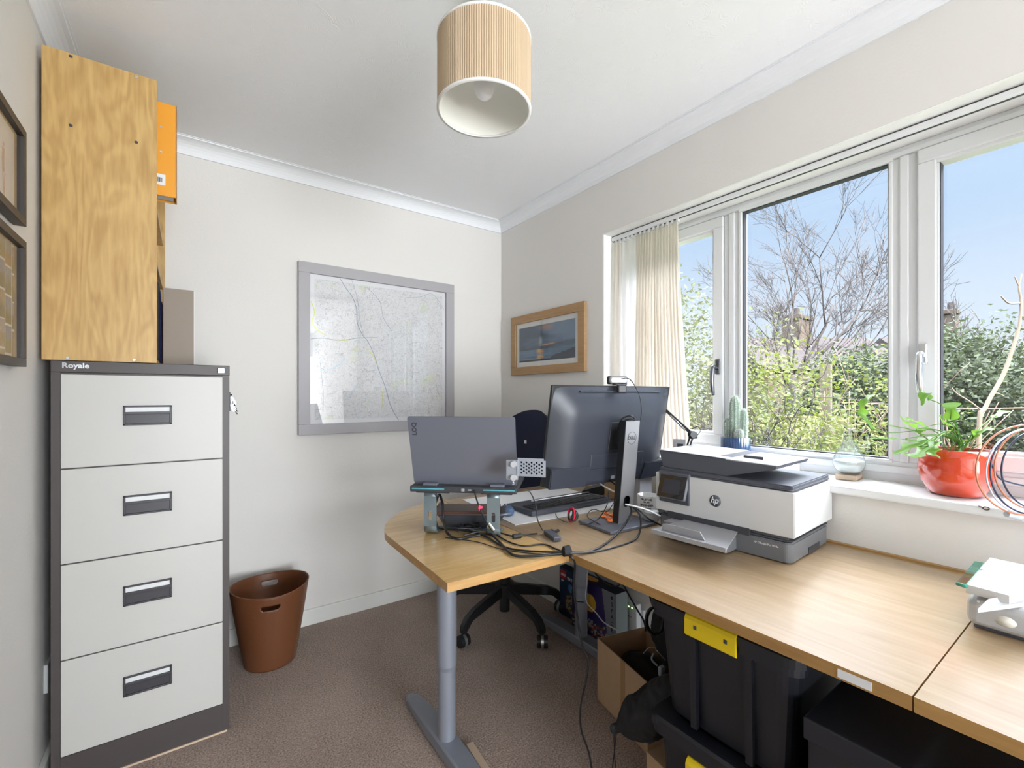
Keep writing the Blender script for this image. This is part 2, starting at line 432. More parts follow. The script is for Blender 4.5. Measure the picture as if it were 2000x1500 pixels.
        for ci, (a, b) in enumerate(cs):
            ang = math.atan2(b - (z0 + z1) / 2, a - (x0 + x1) / 2) % (2 * PI)
            i = int((ang * n / (2 * PI) - 0.5)) % n; j = (i + 1) % n
            vv = []
            for y in (y0, y1): vv += [(outer[i][0], y, outer[i][1]), (a, y, b), (outer[j][0], y, outer[j][1])]
            s.add(vv, [(0, 1, 2), (5, 4, 3), (0, 3, 4, 1), (1, 4, 5, 2)], False, mi, mtx)
        return s
    def obj(s, name, material, parent=None, origin=None, subsurf=0, solid=0.0):
        me = bpy.data.meshes.new(name)
        vs = s.v
        off = Vector((0, 0, 0))
        if parent is None:
            a = np.array(vs); off = Vector(origin) if origin else Vector(((a[:, 0].min() + a[:, 0].max()) / 2, (a[:, 1].min() + a[:, 1].max()) / 2, a[:, 2].min()))
            vs = [(x - off.x, y - off.y, z - off.z) for x, y, z in vs]
        me.from_pydata(vs, [], s.f)
        me.polygons.foreach_set('use_smooth', s.sm)
        me.polygons.foreach_set('material_index', s.mi)
        ms = material if isinstance(material, (list, tuple)) else [material]
        for m_ in ms: me.materials.append(MATS[m_] if isinstance(m_, str) else m_)
        me.update()
        o = bpy.data.objects.new(name, me); COL.objects.link(o)
        o.location = off
        if parent is not None: o.parent = parent
        if solid:
            md = o.modifiers.new('solid', 'SOLIDIFY'); md.thickness = solid; md.offset = 0
        if subsurf:
            md = o.modifiers.new('sub', 'SUBSURF'); md.levels = subsurf; md.render_levels = subsurf
        return o
def catmull(P, res, closed=False):
    out = []; n = len(P)
    rngs = range(n) if closed else range(n - 1)
    for i in rngs:
        if closed: a, b, c, d = P[i - 1], P[i], P[(i + 1) % n], P[(i + 2) % n]
        else: a, b, c, d = P[max(i - 1, 0)], P[i], P[i + 1], P[min(i + 2, n - 1)]
        for k in range(res):
            t = k / res
            out.append(0.5 * ((2 * b) + (c - a) * t + (2 * a - 5 * b + 4 * c - d) * t * t + (-a + 3 * b - 3 * c + d) * t ** 3))
    if not closed: out.append(P[-1].copy())
    return out
def tag(o, label, cat, group=None, kind=None):
    if label: o['label'] = label
    if cat: o['category'] = cat
    if group: o['group'] = group
    if kind: o['kind'] = kind
    return o
def thing(name, label, cat, loc=(0, 0, 0), rz=0, group=None):
    o = bpy.data.objects.new(name, None); o.empty_display_size = 0.05
    o.location = loc; o.rotation_euler = (0, 0, rz); COL.objects.link(o)
    return tag(o, label, cat, group)
def struct(name, b, m, parent=None):
    o = b.obj(name, m, parent)
    if parent is None: o['kind'] = 'structure'
    return o
def sub(root):
    """world point -> local of an unrotated thing"""
    L = Vector(root.location)
    return lambda p: Vector(p) - L
def text_obj(name, s, size, material, parent, mtx, bold=0.0, align='CENTER', squash=1.0, extrude=0.0002):
    cu = bpy.data.curves.new(name, 'FONT'); cu.body = s; cu.size = size; cu.align_x = align; cu.align_y = 'CENTER'
    cu.extrude = extrude; cu.offset = bold; cu.resolution_u = 3
    t = bpy.data.objects.new('tmp', cu); COL.objects.link(t)
    bpy.context.view_layer.update()
    dg = bpy.context.evaluated_depsgraph_get()
    me = bpy.data.meshes.new_from_object(t.evaluated_get(dg))
    bpy.data.objects.remove(t, do_unlink=True)
    sq = Matrix.Diagonal((squash, 1, 1, 1))
    me.transform(mtx @ sq)
    me.materials.clear(); me.materials.append(MATS[material])
    o = bpy.data.objects.new(name, me); COL.objects.link(o)
    if parent is not None: o.parent = parent
    return o
def frame_mtx(o, xd, yd):
    """matrix with given origin, text x direction and text up direction"""
    xd = Vector(xd).normalized(); yd = Vector(yd).normalized(); z = xd.cross(yd)
    m_ = Matrix((xd, yd, z)).transposed().to_4x4(); m_.translation = Vector(o); return m_
def art(name, w, h, nx, ny, fn, material, parent, mtx):
    """flat printed sheet, w x h in its own xy, colour by fn(u, v) (linear)"""
    xs = np.linspace(0, 1, nx); ys = np.linspace(0, 1, ny)
    vs = [tuple(mtx @ Vector(((x - 0.5) * w, (y - 0.5) * h, 0))) for y in ys for x in xs]
    fs = [(j * nx + i, j * nx + i + 1, (j + 1) * nx + i + 1, (j + 1) * nx + i) for j in range(ny - 1) for i in range(nx - 1)]
    me = bpy.data.meshes.new(name); me.from_pydata(vs, [], fs)
    ca = me.color_attributes.new('Col', 'FLOAT_COLOR', 'POINT')
    cols = np.ones((nx * ny, 4), dtype=np.float32)
    for j, y in enumerate(ys):
        for i, x in enumerate(xs): cols[j * nx + i, :3] = fn(x, y)
    ca.data.foreach_set('color', cols.ravel())
    me.materials.append(MATS[material])
    o = bpy.data.objects.new(name, me); COL.objects.link(o); o.parent = parent
    return o
def mixc(a, b, t):
    t = max(0.0, min(1.0, t)); return tuple(a[i] + (b[i] - a[i]) * t for i in range(3))
def sstep(a, b, x):
    t = max(0.0, min(1.0, (x - a) / (b - a))); return t * t * (3 - 2 * t)
from mathutils import noise as mnoise
def nz2(x, y, s=1.0, oct=3):
    v = 0; a = 1; tot = 0
    for k in range(oct):
        v += a * mnoise.noise(Vector((x * s, y * s, 3.7 + k))); tot += a; a *= 0.5; s *= 2
    return v / tot
# ------------------------------------------------------------------ room shell
XL, XR, YB, YF, ZC = -0.374, 1.745, 2.575, -0.46, 2.385
XO = 2.03                                    # outer face of the window wall
WY0, WY1, WZ0, WZ1 = -0.16, 1.634, 0.90, 2.047  # window opening
struct('floor', B().box(XL - .1, XO, YF - .1, YB + .1, -.10, 0), 'carpet')
struct('ceiling', B().box(XL - .1, XO, YF - .1, YB + .1, ZC, ZC + .1), 'ceiling_swirl')
struct('wall_back', B().box(XL - .1, XO, YB, YB + .12, 0, ZC), 'wall_paint')
struct('wall_left', B().box(XL - .12, XL, YF - .1, YB, 0, ZC), 'wall_paint')
w = B()
w.box(XR, XO, YF - .1, YB, 0, WZ0).box(XR, XO, YF - .1, YB, WZ1, ZC)
w.box(XR, XO, WY1, YB, WZ0, WZ1).box(XR, XO, YF - .1, WY0, WZ0, WZ1)
struct('wall_right', w, 'wall_paint')
w = B()   # rear wall, unseen; its opening is made up to let the fill light in
w.box(XL, .0, YF - .1, YF, 0, ZC).box(.0, 1.66, YF - .1, YF, 2.34, ZC).box(1.66, XR, YF - .1, YF, 0, ZC)
struct('wall_rear', w, 'wall_paint')
# unseen enclosure added round the fill light to keep sun and sky out
struct('floor_added_hall', B().box(-.6, 1.9, -4.2, YF - .1, -.10, 0), 'carpet')
struct('ceiling_added_hall', B().box(-.6, 1.9, -4.2, YF - .1, ZC, ZC + .1), 'cove_white')
struct('wall_added_hall', B().box(-.6, 1.9, -4.3, -4.2, 0, ZC), 'wall_paint')
struct('wall_added_hall_left', B().box(-.7, -.6, -4.2, YF - .1, 0, ZC), 'wall_paint')
struct('wall_added_hall_right', B().box(1.9, 2.0, -4.2, YF - .1, 0, ZC), 'wall_paint')
# painted reveal lining
w = B()
w.box(XR + .002, 1.94, WY1 - .004, WY1, WZ0 + .02, WZ1 - .004).box(XR + .002, 1.94, WY0, WY0 + .004, WZ0 + .02, WZ1 - .004)
w.box(XR + .002, 1.94, WY0, WY1, WZ1 - .004, WZ1)
struct('trim_1', w, 'reveal_paint')
# cove round the ceiling
def cove(name, a, b, nx, ny):
    """concave quarter cove along a->b; (nx, ny) points into the room"""
    c, h = 0.068, 0.064
    prof = [(0, 0), (0.007, 0), (0.007, 0.007)]
    for i in range(7):
        t = i / 6 * PI / 2
        prof.append((0.007 + (c - 0.014) * (1 - math.cos(t)), 0.007 + (h - 0.014) * math.sin(t)))
    prof += [(c - .007, h - .002), (c, h - .002), (c, h), (0, h)]
    vs = []; n = len(prof)
    a = Vector(a); b = Vector(b); d = (b - a).normalized()
    for p0, sgn in ((a, 1), (b, -1)):
        for o_, z in prof:
            vs.append((p0.x + nx * o_ + d.x * sgn * o_ * MIT, p0.y + ny * o_ + d.y * sgn * o_ * MIT, ZC - h + z))
    fs = [(i, (i + 1) % n, n + (i + 1) % n, n + i) for i in range(n)]
    fs += [list(range(n)), list(range(n, 2 * n))[::-1]]
    struct(name, B().add(vs, fs), 'cove_white')
MIT = 1.0
cove('trim_2', (XL, YB), (XR, YB), 0, -1)
cove('trim_3', (XR, YB), (XR, YF), -1, 0)
cove('trim_4', (XL, YF), (XL, YB), 1, 0)
# skirting boards
def skirt(name, x0, x1, y0, y1):
    b = B(); b.box(x0, x1, y0, y1, 0, .082, bev=.003)
    struct(name, b, 'gloss_trim')
skirt('baseboard_back', XL, XR, YB - .016, YB)
skirt('baseboard_right', XR - .016, XR, YF, YB - .016)
skirt('baseboard_left', XL, XL + .016, YF, YB - .016)

# ------------------------------------------------------------------ window
win = bpy.data.objects.new('window_1', None); win.location = (1.94, WY1, WZ0); COL.objects.link(win); win['kind'] = 'structure'
wl_ = sub(win)
def wbox(b, x0, x1, y0, y1, z0, z1, bev=.003):
    b.box(x0 - 1.94, x1 - 1.94, y0 - WY1, y1 - WY1, z0 - WZ0, z1 - WZ0, bev=bev); return b
GX = 1.975
sill = B(); wbox(sill, 1.712, 1.945, WY0 + .001, WY1 - .001, .893, .920, .006)
sill.obj('window_sill', 'upvc', win)
fr = B()
FB, FT = .990, 2.010      # inner edges of the outer frame
wbox(fr, 1.94, 2.0, WY0, WY1, .92, FB); wbox(fr, 1.94, 2.0, WY0, WY1, FT, WZ1 - .003)
wbox(fr, 1.94, 2.0, WY1 - .05, WY1, FB, FT); wbox(fr, 1.94, 2.0, WY0, WY0 + .05, FB, FT)
for yc in (1.055, 0.468): 
    wbox(fr, 1.94, 2.0, yc - .036, yc + .036, FB, FT)
    wbox(fr, 1.932, 1.94, yc - .012, yc + .012, FB, FT, .003)
# stepped bead on the frame
wbox(fr, 1.932, 1.94, WY0 + .01, WY1 - .01, 2.012, 2.03, .003); wbox(fr, 1.932, 1.94, WY0 + .01, WY1 - .01, .95, .975, .003)
fr.obj('window_frame', 'upvc', win)
def ringbox(b, x0, x1, y0, y1, z0, z1, t, bev=.004):
    wbox(b, x0, x1, y0, y1, z0, z0 + t, bev); wbox(b, x0, x1, y0, y1, z1 - t, z1, bev)
    wbox(b, x0, x1, y0, y0 + t, z0 + t, z1 - t, bev); wbox(b, x0, x1, y1 - t, y1, z0 + t, z1 - t, bev)
def sash(y0, y1, hy):
    s = B(); ringbox(s, 1.926, 1.985, y0, y1, .9905, 2.0095, .046); ringbox(s, 1.934, 1.985, y0 + .03, y1 - .03, 1.025, 1.975, .022, .003)
    so = s.obj('sash', 'upvc', win)
    g = B(); ringbox(g, 1.94, 1.972, y0 + .0445, y1 - .0445, 1.036, 1.965, .010, 0); g.obj('gasket', 'gasket', so)
    p_ = B(); wbox(p_, GX, GX + .004, y0 + .05, y1 - .05, 1.045, 1.955, 0); p_.obj('pane', 'window_glass', so)
    return so
s1 = sash(1.092, WY1 - .045, 0)
s3 = sash(WY0 + .045, 0.433, 0)
# fixed middle light
g = B(); ringbox(g, 1.945, 1.972, .504, 1.019, .9905, 2.0095, .010, .0); g.obj('gasket', 'gasket', win)
b = B(); ringbox(b, 1.934, 1.972, .498, 1.025, .984, 2.016, .012, .003); b.obj('glazing_bead', 'upvc', win)
p_ = B(); wbox(p_, GX, GX + .004, .51, 1.013, .995, 2.005, 0); p_.obj('pane', 'window_glass', win)
def handle(y, z, parent, material):
    h = B()
    L = lambda p: wl_(p)
    h.box(*[c for c in (1.915 - 1.94, 1.926 - 1.94)], y - .012 - WY1, y + .012 - WY1, z - .03 - WZ0, z + .04 - WZ0, bev=.005)
    pts = [(1.905, y, z), (1.885, y, z + .002), (1.878, y - .0, z - .02), (1.874, y, z - .06), (1.880, y, z - .10), (1.885, y, z - .122)]
    h.cyl(L((1.918, y, z)), L((1.89, y, z)), .008)
    h.tube([L(p) for p in pts], [.008, .010, .0105, .010, .009, .007], seg=12)
    h.obj('window_handle', material, parent)
handle(1.112, 1.335, s1, 'dark_chrome')
handle(0.417, 1.342, s3, 'chrome')

# curtain track and curtain
tr = B(); tr.box(1.800, 1.829, WY0 + .03, WY1 - .006, 2.018, 2.038, bev=.004)
t = tr.obj('curtain_track', 'upvc'); tag(t, 'long white curtain track along the top of the window opening', 'curtain track')
b = B(); b.box(-.008, .008, WY0 + .03 - .7395, WY1 - .006 - .7395, .0200, .0245).box(-.004, .004, WY0 + .03 - .7395, WY1 - .006 - .7395, -.0012, .0002); s_ = b.obj('track_slot_and_shade', 'gasket', t)  # upper dark strip paints in the shadow gap above the track, lower is its slot
gd = thing('hanging_curtain', 'cream pleated curtain gathered at the left end of the window', 'curtain', (1.815, 1.41, .935))
L = sub(gd)
def cloth(y_top, y_bot, x_mid, x_end, amp, nw, ztop, zbot, material, name, seed, ease=1.0):
    rows, cols = 26, nw * 12
    rr = random.Random(seed); ph = [rr.uniform(-.5, .5) for _ in range(nw + 2)]
    vs = []
    for j in range(rows + 1):
        s = j / rows; z = ztop + (zbot - ztop) * s
        for i in range(cols + 1):
            t = i / cols
            y = (y_top[0] + (y_top[1] - y_top[0]) * t) * (1 - s ** ease) + (y_bot[0] + (y_bot[1] - y_bot[0]) * t) * s ** ease
            k = t * nw; w_ = ph[int(k)] * (1 - k % 1) + ph[int(k) + 1] * (k % 1)
            a = amp * (0.45 + .8 * min(1, s * 2.5)) * (1 + .5 * w_)
            x = x_mid + (x_end - x_mid) * s + math.sin(2 * PI * (k + w_ * .35 + .05 * math.sin(3 * s + k))) * a
            vs.append(L((x, y + math.cos(2 * PI * k) * .004, z)))
    fs = [(j * (cols + 1) + i, j * (cols + 1) + i + 1, (j + 1) * (cols + 1) + i + 1, (j + 1) * (cols + 1) + i) for j in range(rows) for i in range(cols)]
    b = B(); b.add(vs, fs, True)
    return b.obj(name, material, gd)
cloth((1.607, 1.475), (1.605, 1.475), 1.826, 1.84, .007, 3, 2.008, .935, 'curtain_white', 'sheer_panel', 3)
cloth((1.475, 1.238), (1.50, 1.165), 1.815, 1.815, .013, 15, 2.014, .935, 'curtain_cream', 'pleated_panel', 5, 1.4)
cloth((1.612, 1.560), (1.622, 1.55), 1.80, 1.79, .010, 2, 2.004, .925, 'curtain_cream', 'edge_panel', 9)
b = B()
for i in range(15):
    y = 1.605 - i * .026; b.box(1.806 - 1.815, 1.822 - 1.815, y - .005 - 1.41, y + .005 - 1.41, 2.003 - .935, 2.018 - .935, bev=.001)
b.obj('glider_row', 'label_white', gd)

# ------------------------------------------------------------------ ceiling lamp
lp = thing('pendant_lamp', 'ribbed cream drum pendant lampshade with white bulb, hanging from ceiling', 'lamp', (0.674, 1.079, 2.009))
R_, H_ = .129, .198
b = B(); n_ = 130; vs = []; fs = []
for z in (0.004, H_ - .004):
    for i in range(n_ * 4):
        t = 2 * PI * i / (n_ * 4); r = R_ + .0016 * (1 if i % 4 in (0, 1) else -0.4)
        vs.append((math.cos(t) * r, math.sin(t) * r, z))
N = n_ * 4
fs = [(i, (i + 1) % N, N + (i + 1) % N, N + i) for i in range(N)]
b.add(vs, fs, False); b.obj('lamp_shade', 'shade_cream', lp)
b = B(); b.lathe([(R_ - .003, .004), (R_ - .003, H_ - .004)], seg=80); b.obj('shade_lining', 'shade_lining', lp)
for z in (0.003, H_ - .003):
    b = B(); b.lathe([(R_ - .004, z - .003), (R_ + .003, z - .003), (R_ + .003, z + .003), (R_ - .004, z + .003), (R_ - .004, z - .003)], seg=80)
    b.obj('shade_rim', 'mount_white', lp)
b = B(); b.lathe([(0, .035), (.012, .037), (.022, .046), (.029, .062), (.029, .075), (.024, .092), (.015, .108), (.013, .122), (0, .124)], seg=28); b.obj('bulb', 'bulb_white', lp)
b = B(); b.cyl((0, 0, .12), (0, 0, .175), .019).cyl((0, 0, .175), (0, 0, .195), .013); b.obj('lamp_holder', 'label_white', lp)
b = B()
for k in range(3):
    a = 2 * PI * k / 3; b.tube([(.014 * math.cos(a), .014 * math.sin(a), .17), (R_ * math.cos(a) * .98, R_ * math.sin(a) * .98, .19)], .0015, seg=6, raw=True)
b.obj('shade_spider', 'label_white', lp)
b = B(); b.cyl((0, 0, .19), (0, 0, ZC - 2.009 - .02), .0035, seg=10); b.obj('flex', 'label_white', lp)
b = B(); b.cyl((0, 0, ZC - 2.009 - .03), (0, 0, ZC - 2.009), .035, .042); b.obj('ceiling_rose', 'label_white', lp)

# ------------------------------------------------------------------ filing cabinet
fc = thing('filing_cabinet', 'tall brown four drawer filing cabinet with cream drawer fronts by left wall', 'filing cabinet', (-.111, 1.93, 0))
X0, X1, FD, HT = -.342 + .111, .1187 + .111, .622, 1.320
b = B()
zb, zt = .006, HT
b.box(X0, X1, .004, FD, zb + .095, zt - .036, bev=.001)            # carcass
b.box(X0 - .001, X1 + .001, 0, FD, zt - .036, zt, bev=.002)        # top bar
b.box(X0, X0 + .021, 0, .02, zb, zt - .036); b.box(X1 - .021, X1, 0, .02, zb, zt - .036)
b.box(X0 + .021, X1 - .021, .002, .02, zb, .101)
b.box(X0, X1, .02, FD, zb, .101)
b.obj('body', 'cabinet_brown', fc)
zs = [.1037, .3993, .6934, .987, 1.2798]
for k in range(4):
    z0, z1 = zs[k] + .002, zs[k + 1] - .002
    xa, xb = -.3196 + .111, .0977 + .111
    d = B()
    hx0, hx1, hz0, hz1 = -.174 + .111, -.0475 + .111, z1 - .163, z1 - .098
    d.box(xa, xb, -.004, .004, z0, z1, bev=.0015)
    dr = d.obj('drawer', 'drawer_cream', fc)
    h = B()
    y0 = -.0095
    h.box(hx0, hx1, y0, -.004, hz1 - .006, hz1, bev=.0015).box(hx0, hx1, y0, -.004, hz0, hz0 + .006, bev=.0015)
    h.box(hx0, hx0 + .006, y0, -.004, hz0, hz1, bev=.0015).box(hx1 - .006, hx1, y0, -.004, hz0, hz1, bev=.0015)
    h.box(hx0, hx1, y0 - .003, -.004, hz0 + .036, hz0 + .044, bev=.001)
    h.add([(hx0 + .005, -.0050, hz0 + .005), (hx1 - .005, -.0050, hz0 + .005), (hx1 - .012, -.0046, hz0 + .038), (hx0 + .012, -.0046, hz0 + .038)], [(0, 1, 2, 3)])
    h.add([(hx0 + .006, -.0045, hz0 + .005), (hx1 - .006, -.0045, hz0 + .005), (hx1 - .006, -.0045, hz0 + .038), (hx0 + .006, -.0045, hz0 + .038)], [(0, 1, 2, 3)])
    ho = h.obj('handle', 'handle_black', dr)
    lb = B(); lb.box(hx0 + .006, hx1 - .006, -.0062, -.0045, hz0 + .044, hz1 - .006); lb.obj('label_card', 'label_white', ho)
text_obj('lettering', 'Royale', .022, 'silver', fc, frame_mtx((-.318 + .111, -.0015, HT - .015), (1, 0, 0), (0, 0, 1)), bold=.0006, align='LEFT', squash=1.05)
b = B(); b.box(.083 + .111, .105 + .111, -.004, 0, HT - .029, HT - .008, bev=.002).cyl((.094 + .111, -.009, HT - .0185), (.094 + .111, -.003, HT - .0185), .0065)
b.obj('lock', 'dark_chrome', fc)
b = B(); b.box(-.330, .112, 1.928, 1.945, 0, .006)
o = b.obj('wooden_shim', 'wood_light'); tag(o, 'thin pale wooden strip under the front edge of filing cabinet', 'wood strip')
# keys on a hook at the cabinet's right side
kt = thing('key_bunch', 'small bunch of keys hanging on the right side of filing cabinet', 'keys', (.1195, 1.965, 1.155))
b = B(); b.box(0, .004, -.012, .012, .0, .07, bev=.001); b.cyl((.004, 0, .06), (.010, 0, .06), .003); b.obj('hook', 'black_plastic', kt)
rk = random.Random(4)
for k in range(6):
    b = B(); a = rk.uniform(-.5, .9); c = Vector((.008 + .004 * k % .012, rk.uniform(-.01, .01), .045 - .008 * k))
    b.cyl(c + Vector((0, -.001, 0)), c + Vector((0, .001, 0)), .007, seg=14)
    e = c + Vector((.016 * math.sin(a) + .006, 0, -.018 * math.cos(a))); d = (e - c).normalized()
    b.tube([c, e], .0016, seg=5, raw=True); s_ = Vector((-d.z, 0, d.x))
    for q in range(3): pp = c + (e - c) * (.6 + .15 * q); b.tube([pp, pp + s_ * .003], .001, seg=4, raw=True)
    b.obj('key', 'dark_chrome', kt)
# white socket plate low on left wall behind the cabinet
b = B(); b.box(XL, XL + .010, 2.02, 2.17, .27, .36, bev=.002); o = b.obj('socket_plate', 'label_white'); tag(o, 'white wall socket plate low on left wall beside filing cabinet', 'wall socket')

# ------------------------------------------------------------------ bookshelf on top of the cabinet
bs = thing('bookshelf', 'open birch plywood bookshelf standing on top of the filing cabinet', 'bookshelf', (-.227, 2.25, 1.320))
L = sub(bs)
SX0, SX1, SY0, SY1, SZ0, SZ1 = -.362, -.0885, 1.930, 2.567, 1.3215, 2.27
def bb(x0, x1, y0, y1, z0, z1, bev=.0008):
    c = bs.location; return B().box(x0 - c.x, x1 - c.x, y0 - c.y, y1 - c.y, z0 - c.z, z1 - c.z, bev=bev)
side = bb(SX0, SX1, SY0, SY0 + .018, SZ0, SZ1).obj('side_panel', 'birch_ply', bs)
bb(SX0, SX1, SY1 - .018, SY1, SZ0, SZ1).obj('side_panel', 'birch_ply', bs)
bb(SX0 + .002, SX1 - .01, SY0 + .018, SY1 - .018, SZ1 - .03, SZ1 - .012).obj('top_board', 'birch_ply', bs)
bb(SX0 + .002, SX1 - .004, SY0 + .018, SY1 - .018, SZ0, SZ0 + .018).obj('bottom_board', 'birch_ply', bs)
bb(SX0, SX0 + .005, SY0 + .018, SY1 - .018, SZ0 + .018, SZ1 - .03).obj('back_board', 'birch_ply', bs)
for z in (1.70, 1.895): bb(SX0 + .005, SX1 - .006, SY0 + .018, SY1 - .018, z - .016, z).obj('shelf', 'birch_ply', bs)
for px, py, kind in ((138, 110, 'h'), (266, 151, 's'), (138, 245, 'h'), (266, 278, 'h'), (132, 699, 's'), (262, 703, 's')):
    p_ = L(at_y(px, py, SY0))
    b = B()
    if kind == 'h': b.cyl(p_ + Vector((0, .0005, 0)), p_ + Vector((0, -.0006, 0)), .0048, seg=18); b.obj('screw_hole', 'gasket', bs)
    else: b.cyl(p_ + Vector((0, .0005, 0)), p_ + Vector((0, -.0015, 0)), .0052, .004, seg=18); b.obj('screw', 'silver', bs)

# orange lever arch file poking out at the top
lf = thing('lever_arch_file', 'orange lever arch file poking out of the top shelf', 'file', (-.13, 1.985, 1.8955))
L = sub(lf)
b = B(); b.box(-.20, .0945, -.034, -.031, 0, .318, bev=.001); b.box(-.20, .0945, .031, .034, 0, .318, bev=.001); b.box(.0915, .0945, -.034, .034, 0, .318, bev=.001)
b.obj('cover', 'orange_card', lf)
for z in (.232, .148): b = B(); b.cyl((.052, -.036, z), (.052, -.033, z), .0035); b.obj('rivet', 'silver', lf)
b = B(); b.box(.0, .064, -.0348, -.0338, .035, .072); lbl = b.obj('barcode_label', 'label_white', lf)
b = B()
x = .017
for k in range(14):
    w_ = [.001, .0018, .0012, .0025][k % 4]; b.box(x, x + w_, -.0351, -.0347, .044, .060); x += w_ + .0012
b.obj('barcode_bars', 'ink_dark', lbl)
b = B(); b.box(-.19, .085, -.028, .020, .004, .30); b.obj('papers', 'paper', lf)

# documents and books on the lower shelves
def sbook(y0, y1, x1, z0, h, material, label, cat='book', group=None, name='book'):
    b = B(); b.box(-.31, x1, y0, y1, z0, z0 + h, bev=.0015); o = b.obj(name, material)
    return tag(o, label, cat, group)
mat('magazine_blue', (0.05, 0.09, 0.35), .35); mat('magazine_teal', (0.05, 0.22, 0.28), .35); mat('magazine_red', (0.16, 0.01, 0.03), .4); mat('card_grey', (.42, .42, .44), .6)
zf = 1.3405
sbook(1.951, 1.975, -.093, zf, .325, 'black_plastic', 'black ring binder, nearest the side panel on bottom shelf', 'binder', name='ring_binder')
sbook(1.978, 1.992, -.096, zf, .30, 'label_white', 'thin white folder beside the black binder on bottom shelf', 'folder', name='document_folder')
sbook(1.996, 2.06, -.097, zf, .30, 'navy_fabric', 'dark navy file on the bottom shelf beside the white folder', 'file', name='document_file')
sbook(2.063, 2.11, -.095, zf, .298, 'magazine_teal', 'teal magazine file on the bottom shelf, third from the front', 'file', name='magazine_file')
sbook(2.113, 2.24, -.093, zf, .29, 'matt_black', 'wide black box file at the middle of the bottom shelf', 'file', name='box_file')
sbook(2.245, 2.30, -.092, zf, .285, 'magazine_blue', 'blue book at the far part of bottom shelf', 'book')
sbook(2.305, 2.40, -.0895, zf, .25, 'magazine_red', 'dark red book at the far end of bottom shelf', 'book')
sbook(1.97, 2.10, -.10, 1.701, .11, 'card_grey', 'grey document tray on the middle shelf', 'tray', name='document_tray')
pb = thing('paper_stack', 'stack of white papers with lined spine on middle shelf', 'papers', (-.2, 2.21, 1.701))
b = B(); b.box(-.10, .098, -.06, .06, 0, .10, bev=.002); b.obj('pages', 'paper', pb)
b = B()
for k in range(5): b.box(.0975, .0985, -.05, .05, .012 + k * .018, .014 + k * .018)
b.obj('printed_lines', 'card_grey', pb)
# cardboard carton further back on the cabinet
cb = thing('cardboard_box', 'upright beige cardboard box on filing cabinet behind the bookshelf', 'box', (-.034, 2.30, 1.3205))
b = B(); b.box(-.048, .0495, -.10, .10, 0, .308, bev=.002); b.obj('carton', 'card_grey_brown', cb)
b = B(); b.box(.0490, .0512, -.099, .099, .002, .306, bev=.0005); b.obj('side_flap', 'mount_white', cb)

# ------------------------------------------------------------------ pictures on the left wall
def wall_frame_left(name, label, y0, y1, z0, z1):
    t_ = thing(name, label, 'picture', (XL, (y0 + y1) / 2, z0))
    b = B(); hh = z1 - z0; hw = (y1 - y0) / 2; fw = .020; th = .026
    b.box(.002, th, -hw, hw, 0, fw, bev=.001).box(.002, th, -hw, hw, hh - fw, hh, bev=.001)
    b.box(.002, th, -hw, -hw + fw, fw, hh - fw, bev=.001).box(.002, th, hw - fw, hw, fw, hh - fw, bev=.001)
    b.obj('picture_frame', 'dark_frame', t_)
    b = B(); b.box(.018, .019, -hw + fw, hw - fw, fw, hh - fw); b.obj('picture_glass', 'picture_glass', t_)
    m_ = frame_mtx((.008, 0, hh / 2), (0, 1, 0), (0, 0, 1))
    return t_, hw - fw, hh / 2 - fw, m_
t_, a_, c_, m_ = wall_frame_left('framed_drawing', 'dark framed drawing of a figure on white, upper picture on left wall', 1.36, 1.711, 1.656, 1.905)
def fig(u, v):
    x, y = u * 1.4, v
    paper = (.80, .83, .88)
    cx = 1.03
    d = abs(x - cx)
    body = sstep(.055, .03, abs(x - cx - .02 * math.sin(y * 9))) if .38 < y < .66 else 0
    leg = max(sstep(.022, .012, abs(x - cx + .03 - (.38 - y) * .1)), sstep(.022, .012, abs(x - cx - .04 + (.38 - y) * .1))) if .10 < y <= .38 else 0
    head = sstep(.035, .02, math.hypot(x - cx, (y - .70)))
    arm = sstep(.012, .006, abs(x - cx - .10)) if .12 < y < .6 else 0
    t = max(body, leg, head) * (.55 + .3 * nz2(u, v, 40))
    c = mixc(paper, (.42, .10, .04), t)
    return mixc(c, (.30, .12, .08), arm * .7)
art('drawing_sheet', a_ * 2, c_ * 2, 90, 70, fig, 'print_matt', t_, m_)
t_, a_, c_, m_ = wall_frame_left('framed_collage', 'dark framed collage of small photographs, lower picture on left wall', 1.30, 1.711, 1.288, 1.616)
def collage(u, v):
    gx, gy = u * 7.5, v * 4 + .15 * int(u * 7.5)
    i, j = int(gx), int(gy); fx, fy = gx - i, gy - j
    r_ = random.Random(i * 31 + j * 7)
    if fx < .05 or fy < .06: return (.72, .74, .76)
    top = random.Random(i * 5 + j).choice([(.25, .42, .62), (.55, .55, .6), (.5, .3, .25), (.6, .5, .35), (.35, .5, .6)])
    low = random.Random(i * 11 + j * 3).choice([(.25, .3, .1), (.5, .3, .1), (.35, .2, .12), (.15, .22, .12), (.45, .38, .25)])
    t = sstep(.35, .65, fy + .25 * nz2(gx, gy, 2.5))
    c = mixc(low, top, t); k = .8 + .5 * nz2(gx, gy, 6)
    return tuple(max(0, x * k) ** 1.7 for x in c)
art('photo_sheet', a_ * 2, c_ * 2, 150, 120, collage, 'print_matt', t_, m_)

